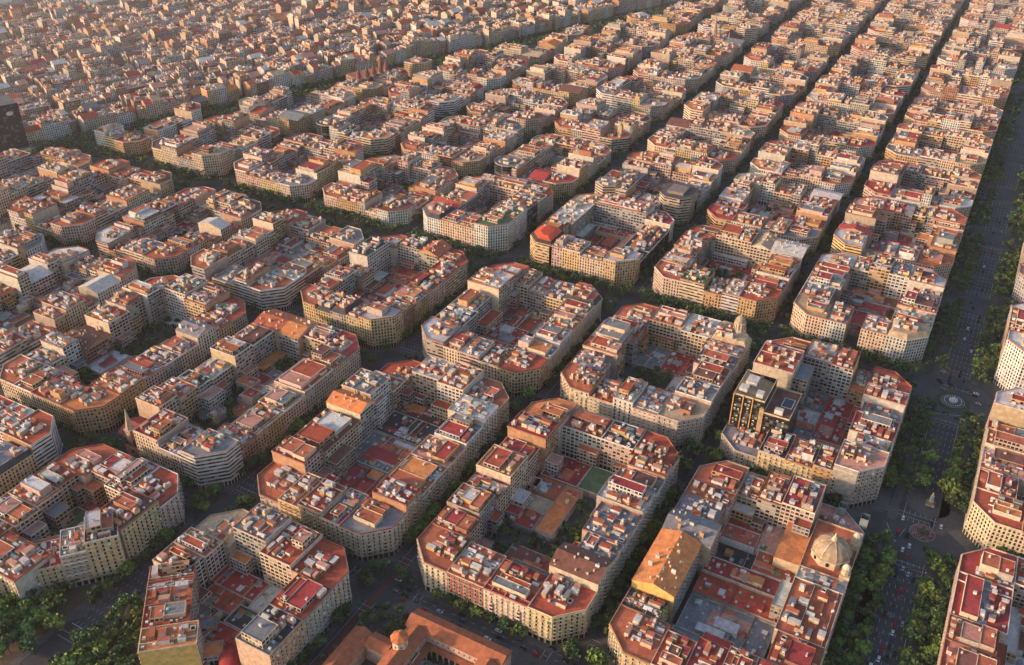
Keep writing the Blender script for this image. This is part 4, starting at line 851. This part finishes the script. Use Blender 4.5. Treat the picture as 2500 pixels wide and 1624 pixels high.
t = lm('flower_bed', -2.5, -154.7, 'round bed of pink flowers in the middle of the road junction', 'flower bed')
part(t, 'kerb', lambda b: b.ring([(-2.5+8.2*math.cos(R(a)), -154.7+8.2*math.sin(R(a))) for a in range(0, 360, 10)], 0, .3, .3, 'plain', (.3, .3, .3)))
def flowers(b):
    r = random.Random(5)
    for _ in range(900):
        a = r.uniform(0, 6.283); q = r.uniform(4, 7.7); clump(b, -2.5+q*math.cos(a), -154.7+q*math.sin(a), .45, .25, 1, r, r.choice([(.20, .08, .11), (.15, .07, .09), (.25, .14, .16), (.05, .08, .03), (.05, .08, .03)]), .3)
part(t, 'flowers', flowers); part(t, 'soil', lambda b: b.cyl(-2.5, -154.7, 0, .22, 7.9, 7.9, 'soil', (1, 1, 1), 36)); part(t, 'centre_shrub', lambda b: clump(b, -2.5, -154.7, .9, 1.6, 60, random.Random(6), (.03, .06, .03)))
def sign(txt, loc, rotz, size, col, parent_label):
    cu = bpy.data.curves.new('lettering', 'FONT'); cu.body = txt; cu.size = size; cu.extrude = .08; cu.align_x = 'CENTER'
    m = bpy.data.materials.get('lettering') or mat_flat('lettering', col); cu.materials.append(m)
    t_ = bpy.data.objects.new('t', cu); C.objects.link(t_); bpy.context.view_layer.update(); me = bpy.data.meshes.new_from_object(t_.evaluated_get(bpy.context.evaluated_depsgraph_get())); bpy.data.objects.remove(t_)
    o = bpy.data.objects.new('rooftop_sign', me); C.objects.link(o); o.location = loc; o.rotation_euler = (R(90), 0, rotz); tag(o, parent_label, 'sign')
sign('LA EQUITATIVA', (203, 144, 29.9), R(-45), 2.7, (.7, .65, .58), 'white capital letters standing on the roof edge of the tan avenue corner building')
sign('HOTEL FONIA', (-3.6, -48, 24.4), R(-90), 2.3, (.75, .6, .45), 'pale capital letters on the parapet of the yellow house next to the dark hotel')
# ------------------------------------------------------------------ trees
def tree_mesh(seed, k, base, rad=4.2, h=9.5, tall=1.0, size=.62):
    r = random.Random(seed); b = MB(); lobes = []
    for _ in range(11): a = r.uniform(0, 6.28); q = r.uniform(.2, .78)*rad; lobes.append((q*math.cos(a), q*math.sin(a), h*r.uniform(.48, .92), rad*r.uniform(.28, .46), r.uniform(.75, 1.3)))
    lobes.append((0, 0, h*.78, rad*.55, 1.1))
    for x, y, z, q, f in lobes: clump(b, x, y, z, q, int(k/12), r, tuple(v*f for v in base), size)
    return b.mesh('crown')
def trunk_mesh(h=5.5):
    b = MB(); b.cyl(0, 0, 0, h, .28, .16, 'bark', (1, 1, 1), 6)
    for a, l in ((.4, 2.6), (2.5, 2.3), (4.4, 2.8)):
        x, y = math.cos(a)*l*.7, math.sin(a)*l*.7; b.poly([(-.1, 0, h*.6), (.1, 0, h*.6), (x+.05, y, h+1.2), (x-.05, y, h+1.2)], 'bark'); b.poly([(0, -.1, h*.6), (0, .1, h*.6), (x, y+.05, h+1.2), (x, y-.05, h+1.2)], 'bark')
    return b.mesh('trunk')
CR = [tree_mesh(s, 520, c) for s, c in ((1, (.035, .062, .018)), (2, (.065, .098, .022)), (3, (.028, .052, .02)), (4, (.075, .1, .022)), (5, (.04, .06, .022)))]; TR = trunk_mesh()
def palm_mesh():
    b = MB(); r = random.Random(8)
    for k in range(26):
        a = k*.24*10; el = r.uniform(-.2, .9); px, py, pz = 0, 0, 8
        for q in range(5):
            l = .85; nx, ny, nz = px+math.cos(a)*math.cos(el)*l, py+math.sin(a)*math.cos(el)*l, pz+math.sin(el)*l; w = .42*(1-q/6); sx, sy = -math.sin(a)*w, math.cos(a)*w
            b.poly([(px-sx, py-sy, pz), (px+sx, py+sy, pz), (nx+sx*.8, ny+sy*.8, nz), (nx-sx*.8, ny-sy*.8, nz)], 'leaf', (.05, .075, .02)); px, py, pz = nx, ny, nz; el -= .42
    return b.mesh('crown')
PALM = palm_mesh(); PT = None
trees = []
def row(x0, y0, x1, y1, step, lab, grp, near=True, sc=1.0):
    r = random.Random(int(x0*3+y0*5)); L = math.hypot(x1-x0, y1-y0); n = max(1, int(L/step))
    for k in range(n):
        t = (k+.5)/n
        if r.random() < (.24 if 'median' in lab else .06): continue
        trees.append((x0+(x1-x0)*t+r.uniform(-.6, .6), y0+(y1-y0)*t+r.uniform(-.6, .6), sc*r.uniform(.8, 1.3), lab, grp, 'street_tree', r.randrange(5), r.uniform(0, 6.28)))
for i in XR:
    for j in range(-2, 9):
        x0, x1, y0, y1 = XL[i], XR[i], YL[j], YH[j]
        if y0 > diag(x0)-30 or not any(seen(x, y, 5, 60) for x in (x0, x1) for y in (y0, y1)): continue
        bn = BN.get((i, j), 'a distant block')
        L = lambda s: ('leafy street tree in the row along the %s of %s' % (s, bn), 'street trees along the %s of %s' % (s, bn))
        if (i, j) != (-1, 1):
            row(x0-3.2, y1-20, x0-3.2, y0+20, 8.5, *L('lower-left pavement')); row(x0+20, y0-3.2, x1-20, y0-3.2, 8, *L('lower-right pavement'))
            row(x1+3.2, y0+20, x1+3.2, y1-20, 8.5, *L('upper-right pavement')); row(x0+20, y1+3.2, x1-20, y1+3.2, 8, *L('upper-left pavement'))
        if i == 0: row(x1+8, y0+6, x1+8, y1-6, 8, 'street tree of the central promenade row beside %s' % bn, 'promenade trees beside %s' % bn)
        if i == 1 and j >= 0: 
            for q in (8.5, 14): row(x1+q, y0-2, x1+q, y1+2, 7, 'plane tree on the left walk of the bus avenue by %s' % bn, 'avenue trees by %s' % bn, sc=1.2)
        if i == 2 and j >= 0:
            for q in (-8.5, -14): row(x0+q, y0-2, x0+q, y1+2, 7, 'plane tree in front of the avenue houses of %s' % bn, 'avenue trees in front of %s' % bn, sc=1.3)
        if j == 0:
            for q in (-126.5, -134, -139) : row(x0+2, q, x1-2, q, 7.2, 'tree on the near median of the widest avenue beside %s' % bn, 'median trees beside %s' % bn, sc=1.02)
            for q in (-163, -167.5, -173): row(x0+2, q, x1-2, q, 7.2, 'tree on the outer median of the widest avenue across from %s' % bn, 'outer median trees across from %s' % bn, sc=1.05)
        for sx, sy, nm_ in ((x0+5, y0+5, 'bottom'), (x1-5, y0+5, 'right'), (x0+5, y1-5, 'left'), (x1-5, y1-5, 'top')):
            if (i, j) != (-1, 1):
                r = random.Random(int(sx*7+sy))
                for q in range(2):
                    ox = -7 if sx < (x0+x1)/2 else 7; oy = -7 if sy < (y0+y1)/2 else 7
                    trees.append((sx+ox*(.45+.5*q)+r.uniform(-1, 1)-3*(q == 0)*(1 if ox > 0 else -1)*-1, sy+oy*(.95-.5*q)+r.uniform(-1, 1), r.uniform(1.0, 1.5), 'round crowned tree on the chamfered %s corner pavement of %s' % (nm_, bn), 'corner trees at the %s corner of %s' % (nm_, bn), 'street_tree', r.randrange(5), r.random()*6))
r = random.Random(21)
for a, b_, c, d, nr, bn in COURT_TREES:
    n = int((c-a)*(d-b_)/42)
    for k in range(n):
        palm = bn == BN[(0, 1)] and k % 3 == 0
        trees.append((r.uniform(a+1, c-1), r.uniform(b_+1, d-1), r.uniform(.5, .95), ('feathery palm in the garden yard of %s' if palm else 'dark green garden tree in the yard of %s') % (bn or 'a distant block'), ('palms in the yard of %s' if palm else 'yard trees of %s') % (bn or 'a distant block'), 'palm_tree' if palm else 'garden_tree', r.randrange(5), r.random()*6))
def scatter(poly_test, x0, y0, x1, y1, step, lab, grp, sc=(.9, 1.4)):
    r = random.Random(int(x0+y0)); x = x0
    while x < x1:
        y = y0
        while y < y1:
            px, py = x+r.uniform(-1.6, 1.6), y+r.uniform(-1.6, 1.6)
            if poly_test(px, py): trees.append((px, py, r.uniform(*sc), lab, grp, 'park_tree', r.choice([0, 1, 1, 3, 3, 4]), r.random()*6))
            y += step
        x += step
scatter(lambda x, y: y > 286 and (x+288)*-.85-1 > (y-280)*1.0 and not (-322 < x < -306 and y < 294), -420, 284, -290, 345, 6.4, 'dense green park tree of the plaza garden on the house side of the road', 'plaza garden trees on the house side')
scatter(lambda x, y: y < 255 and y > 207+.857*(x+338)+6 and x > -366, -366, 198, -290, 255, 5.6, 'dense park tree of the plaza garden between the road and the slanting house row', 'plaza garden trees beside the slanting row', (.7, 1.15))
scatter(lambda x, y: y > 96.5 and (x < -228) and (y > 122.5 or x > -254) and y < 127, -330, 96, -228, 127, 7, 'garden tree beside the tiled seminary on the narrow street', 'seminary garden trees', (.6, 1.0))
scatter(lambda x, y: -308 < x < -251 and 54 < y < 76, -308, 54, -251, 76, 6.5, 'cloister garden tree inside the tiled seminary', 'cloister garden trees', (.7, 1.1))
scatter(lambda x, y: True, -228.5, -20, -225, 92, 8, 'small bright tree between the seminary and the lane of traffic', 'small trees in front of the seminary', (.35, .6))
scatter(lambda x, y: True, -330, 8, -232, 30, 7.5, 'garden tree below the lower wing of the tiled seminary', 'lower seminary garden trees', (.6, .9))
scatter(lambda x, y: True, 36, -168, 100, -141, 8, 'broad tree of the grove behind the pale statue monument', 'trees of the grove behind the statue', (1.1, 1.6)) if False else None
for (x, y, s_) in ((40, -147, 1.5), (40, -163, 1.6), (52, -147, 1.3), (50, -163, 1.5), (62, -164, 1.5), (72, -147, 1.4), (74, -163, 1.4), (88, -163, 1.3), (90, -147, 1.2)):
    trees.append((x, y, s_, 'broad tree in the grove between the pale statue and the fountain', 'grove between statue and fountain', 'park_tree', 3 if s_ == 1.6 else 1, x))
scatter(lambda x, y: y > diag(x)-24 and y < diag(x)+18 and abs(y-diag(x)) > 5, 60, 460, 1500, 980, 8, 'tree of the diagonal avenue', 'trees of the diagonal avenue', (1.0, 1.4))
scatter(lambda x, y: y > diag(x)+40 and (math.sin(x*.021)+math.cos(y*.017+x*.004)) > 1.35, 80, 640, 1500, 1500, 13, 'tree among the roofs of the old quarter', 'old quarter trees', (.9, 1.3))
def blocked(x, y):
    for dx in (163.5-x,): 
        if math.hypot(dx, -152.5-y) < 17 or math.hypot(-2.5-x, -154.7-y) < 13: return True
    if 146 < x < 198 and -180 < y < -121 or (-24 < x < 25 and -180 < y < -118): return True
    return False
trees = [q for q in trees if seen(q[0], q[1], 6, 25) and not blocked(q[0], q[1])]
RECTS = [(XL[i], YL[j], XR[i], YH[j]) for i, j in near_blocks+far_blocks]
def hidden(x, y, s_):                       # is the crown top behind a block as the camera stands
    d = Vector(CAM)-Vector((x, y, 8.5*s_)); d /= max(abs(d.x), abs(d.y)); k = 1
    while True:
        px, py, pz = x+d.x*k, y+d.y*k, 8.5*s_+d.z*k
        if pz > 22: return False
        if any(a+2 < px < c-2 and b_+2 < py < e-2 for a, b_, c, e in RECTS): return True
        k += 2
def far_(q): return math.hypot(q[0]-CAM[0], q[1]-CAM[1])
tr2 = []
for q in trees: tr2.append((far_(q)/q[2]**.5+(2500 if not (300 < far_(q) and ('diagonal' in q[3] or 'quarter' in q[3] or not hidden(q[0], q[1], q[2]))) else 0), q))
tr2.sort(key=lambda t: t[0]); vis_n = sum(1 for t in tr2 if t[0] < 2500); trees = [t[1] for t in tr2 if t[0] < 2500 or far_(t[1]) < 1100]
for k, (x, y, s_, lab, grp, nme, v, rz) in enumerate(trees):
    if k < 298:
        o = empty(nme, (x, y, .1), lab, 'palm' if nme == 'palm_tree' else 'tree', grp); o.rotation_euler = (0, 0, rz); o.scale = (s_, s_, s_*(.95+.15*math.sin(x)))
        for n_, me in (('crown', PALM if nme == 'palm_tree' else CR[v]), ('trunk', TR)):
            c = bpy.data.objects.new(n_, me); C.objects.link(c); c.parent = o
            if nme == 'palm_tree' and n_ == 'trunk': c.scale = (1, 1, 1.4)
b = MB(); r = random.Random(1)
for (x, y, s_, lab, grp, nme, v, rz) in trees[298:]:
    d = math.hypot(x-CAM[0], y-CAM[1]); kk = 4 if d > 1400 else 7 if d > 1000 else 16; base = [(.035, .062, .018), (.05, .075, .018), (.028, .052, .02), (.06, .08, .02), (.04, .06, .022)][v]
    for _ in range(6): a = r.uniform(0, 6.28); q = r.uniform(.3, 3.2)*s_; clump(b, x+q*math.cos(a), y+q*math.sin(a), 6.8*s_+r.uniform(-2, 2), 1.7*s_, kk, r, tuple(u*r.uniform(.7, 1.2) for u in base), 1.1 if kk < 7 else .9 if kk < 16 else .7)
tag(b.obj('distant_street_trees'), 'dark rows of distant street trees between the far blocks', 'trees', kind='stuff')
# ------------------------------------------------------------------ vehicles
CC = dict(white=(.62, .62, .6), black=(.015, .015, .017), silver=(.36, .37, .38), grey=(.12, .12, .13), red=(.35, .02, .02), blue=(.03, .06, .16)); 
def car_meshes(nm_, L=4.3, Wd=1.75, H=1.45, cab=(.22, .80)):
    out = {}
    for cn, col in list(CC.items())+[('taxi', (.02, .02, .02))]:
        b = MB(); pr = [(-L/2, .35), (L/2, .35), (L/2, .7), (L/2-.15, .82), (L*(.5-cab[0]*.9), .92), (-L/2+.5, .95), (-L/2, .85)] if H < 1.8 else [(-L/2, .35), (L/2, .35), (L/2, 1.0), (L/2-.9, 1.2), (L/2-1.4, H-.1), (-L/2, H-.05)]
        n = len(pr)
        for k in range(n):
            (x0, z0), (x1, z1) = pr[k], pr[(k+1) % n]; b.poly([(x0, -Wd/2, z0), (x0, Wd/2, z0), (x1, Wd/2, z1), (x1, -Wd/2, z1)], 'plain', col)
        b.poly([(x, -Wd/2, z) for x, z in pr], 'plain', col); b.poly([(x, Wd/2, z) for x, z in reversed(pr)], 'plain', col)
        if H < 1.8: b.box(-L*.24, -Wd*.38, L*.12, Wd*.38, H-.06, H, 'plain', col)
        if cn == 'taxi': b.box(-L*.3, -Wd/2-.01, L*.05, Wd/2+.01, .5, .93, 'plain', (.65, .42, .03))
        out[cn] = b.mesh('body')
    g = MB()
    if H < 1.8:
        a0, a1, w0, w1 = -L*.36, L*.27, Wd*.46, Wd*.38; p = [(a0, -w0, .9), (a1, -w0, .9), (a1, w0, .9), (a0, w0, .9)]; q = [(-L*.25, -w1, H-.05), (L*.13, -w1, H-.05), (L*.13, w1, H-.05), (-L*.25, w1, H-.05)]
        for k in range(4): g.poly([p[k], p[(k+1) % 4], q[(k+1) % 4], q[k]], 'glass')
    else: g.poly([(L/2-.86, -Wd*.43, 1.24), (L/2-.86, Wd*.43, 1.24), (L/2-1.34, Wd*.4, H-.2), (L/2-1.34, -Wd*.4, H-.2)], 'glass'); g.box(-L*.45, -Wd/2-.01, L*.2, Wd/2+.01, 1.4, H-.4, 'glass', (0, 0, 0))
    gw = g.mesh('window'); w = MB()
    for k in range(10): a, c = 2*math.pi*k/10, 2*math.pi*(k+1)/10; w.poly([(.32*math.cos(a), -.1, .32*math.sin(a)), (.32*math.cos(c), -.1, .32*math.sin(c)), (.32*math.cos(c), .1, .32*math.sin(c)), (.32*math.cos(a), .1, .32*math.sin(a))], 'iron')
    for s in (-.1, .1): w.poly([(.32*math.cos(2*math.pi*k/10), s, .32*math.sin(2*math.pi*k/10)) for k in range(10)], 'iron')
    return out, gw, w.mesh('wheel'), L, Wd
CARM = car_meshes('car'); VANM = car_meshes('van', 5.2, 1.95, 2.2)
def vehicle(x, y, rz, col, kind, lab, grp):
    B, G, Wm, L, Wd = VANM if kind == 'delivery_van' else CARM
    o = empty('taxi' if col == 'taxi' else kind, (x, y, .0), lab, {'delivery_van': 'van'}.get(kind, 'taxi' if col == 'taxi' else 'car'), grp); o.rotation_euler = (0, 0, rz)
    for n_, me in (('body', B[col]), ('window', G)): c = bpy.data.objects.new(n_, me); C.objects.link(c); c.parent = o
    for sx in (-.31, .31):
        for sy in (-.5, .5): c = bpy.data.objects.new('wheel', Wm); C.objects.link(c); c.parent = o; c.location = (sx*L, sy*(Wd-.18), .32)
rv = random.Random(12); nveh = 0
def lane(x0, y0, x1, y1, dens, place, parked=False, off=.3):
    global nveh
    L = math.hypot(x1-x0, y1-y0)
    if not place: return
    t = rv.uniform(0, 8); ang = math.atan2(y1-y0, x1-x0)
    while t < L-4 and nveh < 290:
        if rv.random() < dens*1.35:
            x, y = x0+(x1-x0)*t/L+rv.uniform(-off, off)*abs(math.sin(ang)), y0+(y1-y0)*t/L+rv.uniform(-off, off)*abs(math.cos(ang))
            if seen(x, y, 0, 5) and math.hypot(x-163.5, y+152.5) > 16 and math.hypot(x+2.5, y+154.7) > 11 and math.hypot(x-30, y+154) > 17:
                col = rv.choice(['white', 'white', 'black', 'black', 'silver', 'grey', 'grey', 'red', 'blue'] + ([] if parked else ['taxi', 'taxi'])); kd = 'delivery_van' if rv.random() < .1 and col != 'taxi' else 'parked_car' if parked else 'car'
                nm_ = {'delivery_van': 'van', 'car': 'car', 'parked_car': 'car'}[kd]
                if col == 'taxi': lab = 'black and yellow taxi %s %s' % ('parked' if parked else 'driving', place); nm_ = 'taxi'
                else: lab = '%s %s %s %s' % (col, nm_, 'parked' if parked else 'driving', place)
                vehicle(x, y, ang, col, kd, lab, '%s %ss %s' % (col, nm_, place)); nveh += 1
        t += 5.6 if parked else rv.choice([6, 7, 9])
for x, d in ((-220, .5), (-216.3, .55), (-211.8, .4), (-207.6, .25)): lane(x, 128, x, -20, d*.8, 'on the striped street below the palm courtyard block')
for y, d in ((-156.3, .3), (-152.8, .35), (-149.2, .35), (-145.8, .3)): lane(-200, y, -20, y, d, 'on the widest avenue beside the domed theatre block'); lane(190, y, 560, y, d*.55, 'on the widest avenue past the fountain')
lane(-200, -128.5, -30, -128.5, .3, 'on the near side lane by the domed theatre block'); lane(-200, -173, -30, -173, .35, 'on the outer side lane across from the theatre'); lane(36, -128.5, 140, -128.5, .4, 'on the side lane beside the dark hotel block'); lane(30, -173, 140, -173, .4, 'on the outer side lane near the statue')
for x in (140, 150, 156, 171, 178, 183): lane(x, -172, x+8, -134, .5, 'round the fountain crossing', off=1.5)
for y in (-142, -148, -160, -165): lane(-25, y, 18, y+2, .45, 'in the junction around the flower bed', off=1.5)
for x, d in ((165.6, .35), (168.7, .4), (171.9, .35), (175.2, .3)): lane(x, -118, x, 560, d, 'on the bus avenue with four tree rows')
for y, d in ((260, .45), (263, .35), (266.3, .3), (269.5, .3), (272.7, .3), (275.8, .35)): lane(-350, y, -215, y, d*.6, 'on the wide street by the plaza garden'); lane(-200, y, 140, y, d, 'on the wide street between church and car park blocks'); lane(194, y, 480, y, d, 'on the crowded wide street past the red octagon')
lane(-20, 131, -204, 131, .3, 'on the shaded street above the palm courtyard block'); lane(-204, -1, -30, -1, .3, 'on the street between palm courtyard and theatre blocks'); lane(0, -1.5, 330, -1.5, .3, 'on the tram straight street past the cupola')
for (bx, by) in ((-222, 131), (-206, 131), (-222, 265), (-206, 265), (-24, 131), (-3, 131), (-206, -1), (-24, -1), (-3, -1), (-24, 265), (-206, 390)):
    for k in range(5):
        if rv.random() < .75 and nveh < 290:
            sx = 1 if bx in (-222, -24) else -1
            for sy in (-1, 1):
                x, y = bx-sx*(1.5+k*2.6)+sx*7, by+sy*(11+2.6*(5-k)*.9+3)
                if seen(x, y, 0, 0) and rv.random() < .6:
                    col = rv.choice(['white', 'black', 'silver', 'grey', 'white', 'red']); vehicle(x, y, math.atan2(sy, sx)+1.57, col, 'parked_car', '%s car parked aslant at the crossing corner near %s' % (col, BN.get((0 if bx > -210 else -1, 2 if by > 100 else 0), 'the church block') if bx < -20 else 'the promenade'), '%s corner parked cars' % col); nveh += 1
lane(-9, 10, -9, 120, 0, '')
# buses on the avenue
def bus(x, y, rz, lab):
    o = empty('bus', (x, y, 0), lab, 'bus', 'buses on the avenue'); o.rotation_euler = (0, 0, rz)
    for nme, fn in (('body', lambda b: (b.box(-6, -1.25, 6, 1.25, .4, 3.1, 'plain', (.5, .08, .06)), b.box(-5.9, -1.15, 5.9, 1.15, 3.1, 3.25, 'plain', (.6, .6, .58)))), ('window', lambda b: b.box(-5.8, -1.28, 6.03, 1.28, 1.5, 2.5, 'glass', (0, 0, 0)))):
        b = MB(); fn(b); c = b.obj(nme); c.parent = o
    for sx in (-3.8, 3.6):
        for sy in (-1.15, 1.15): c = bpy.data.objects.new('wheel', CARM[2]); C.objects.link(c); c.parent = o; c.location = (sx, sy, .45); c.scale = (1.4, 1.4, 1.4)
for x, y, s in ((164, 175, 'stopped in front of the red octagon block'), (164, 160, 'directly behind another bus'), (174, 330, 'passing the green roofed bank block'), (164, 345, 'at the stop beside the yellow corner block'), (177, 60, 'passing the roof garden block')): bus(x, y, R(90), 'red city bus with white roof %s' % s)
# ------------------------------------------------------------------ street lamps
lp = MB(); lp.cyl(0, 0, 0, 9, .12, .07, 'iron', (0, 0, 0), 6); lp.box(-.05, -.05, 1.6, .05, 8.9, 9.0, 'iron', (0, 0, 0)); LPM = lp.mesh('pole'); lh = MB(); lh.box(1.1, -.16, 1.9, .16, 8.74, 8.9, 'plain', (.8, .78, .7)); LHM = lh.mesh('lamp_head')
for x, ys, s, gl in ((-206.5, range(10, 120, 22), math.pi, 'the striped street by the palm courtyard'), (-25.5, range(-110, 240, 24), 0, 'the promenade'), (149, range(-100, 380, 26), 0, 'the bus avenue'), (191, range(-100, 380, 26), math.pi, 'the far side of the bus avenue')):
    for y in ys:
        o = empty('street_lamp', (x, y, .1), 'slim dark street lamp on the kerb of %s' % gl, 'street lamp', 'lamps along %s' % gl); o.rotation_euler = (0, 0, s)
        for n_, me in (('pole', LPM), ('lamp_head', LHM)): c = bpy.data.objects.new(n_, me); C.objects.link(c); c.parent = o
for x in range(-190, 420, 28):
    for y in (-131.5, -161.8):
        if blocked(x, y): continue
        o = empty('street_lamp', (x, y, .1), 'slim dark street lamp on the %s median of the widest avenue' % ('near' if y > -140 else 'outer'), 'street lamp', 'lamps on the avenue %s median' % ('near' if y > -140 else 'outer'))
        for n_, me in (('pole', LPM), ('lamp_head', LHM)): c = bpy.data.objects.new(n_, me); C.objects.link(c); c.parent = o
# ------------------------------------------------------------------ merged far city
o = FAR.obj('distant_buildings'); tag(o, 'endless mass of distant apartment blocks and old town houses up to the horizon', 'buildings', kind='stuff')
open('/tmp/stat.txt', 'w').write('%s %s %s' % (vis_n, len(trees), nveh)) if False else None
print('faces far', len(FAR.f), 'objects', len(bpy.data.objects), 'vehicles', nveh, 'trees', len(trees))
# ------------------------------------------------------------------ evening haze: a thin even layer of air over the whole city
hb = MB(); hb.box(-1500, -3000, 5000, 5000, -2, 520, 'paint', (1, 1, 1)); ho = hb.obj('haze'); tag(ho, kind='structure')
hm = bpy.data.materials.new('haze'); hm.use_nodes = True; hn = hm.node_tree; hn.nodes.remove(hn.nodes['Principled BSDF'])
vs = hn.nodes.new('ShaderNodeVolumeScatter'); vs.inputs['Color'].default_value = (.95, .9, .92, 1); vs.inputs['Density'].default_value = .000028; vs.inputs['Anisotropy'].default_value = .2
hn.links.new(vs.outputs[0], hn.nodes['Material Output'].inputs['Volume']); ho.data.materials.clear(); ho.data.materials.append(hm)
hb = MB(); hb.box(-1500, 760, 5000, 5000, -1, 260, 'paint', (1, 1, 1)); hb.box(1000, -3000, 5000, 759, -1, 260, 'paint', (1, 1, 1)); h2 = hb.obj('far_haze'); tag(h2, kind='structure')
h2m = hm.copy(); h2m.name = 'far_haze'; [n_ for n_ in h2m.node_tree.nodes if n_.type == 'VOLUME_SCATTER'][0].inputs['Density'].default_value = .0001; h2.data.materials.clear(); h2.data.materials.append(h2m)
# ------------------------------------------------------------------ light
SAZ, SEL = 130, 14.5                       # direction towards the sun, degrees from +x and above the ground
w = bpy.data.worlds.new('World'); scene.world = w; w.use_nodes = True; nt = w.node_tree; bg = nt.nodes['Background']
sky = nt.nodes.new('ShaderNodeTexSky'); sky.sky_type = 'NISHITA'; sky.sun_disc = False; sky.sun_elevation = R(SEL); sky.sun_rotation = R(90-SAZ); sky.air_density = 1.0; sky.dust_density = 2.0
mx = nt.nodes.new('ShaderNodeMix'); mx.data_type = 'RGBA'; mx.blend_type = 'MULTIPLY'; mx.inputs[0].default_value = 1; mx.inputs[7].default_value = (1.0, .99, 1.04, 1)
nt.links.new(sky.outputs[0], mx.inputs[6]); nt.links.new(mx.outputs[2], bg.inputs[0]); bg.inputs[1].default_value = .285
sl = bpy.data.lights.new('sun', 'SUN'); so = bpy.data.objects.new('sun', sl); C.objects.link(so)
sl.energy = 5.8; sl.angle = R(2.5); sl.color = (1, .66, .43)
d = Vector((math.cos(R(SAZ))*math.cos(R(SEL)), math.sin(R(SAZ))*math.cos(R(SEL)), math.sin(R(SEL)))); so.rotation_euler = d.to_track_quat('Z', 'Y').to_euler()
scene.view_settings.view_transform = 'Standard'; scene.view_settings.look = 'None'; scene.view_settings.exposure = 0
scene.render.engine = 'CYCLES'; scene.cycles.max_bounces = 4; scene.cycles.diffuse_bounces = 2
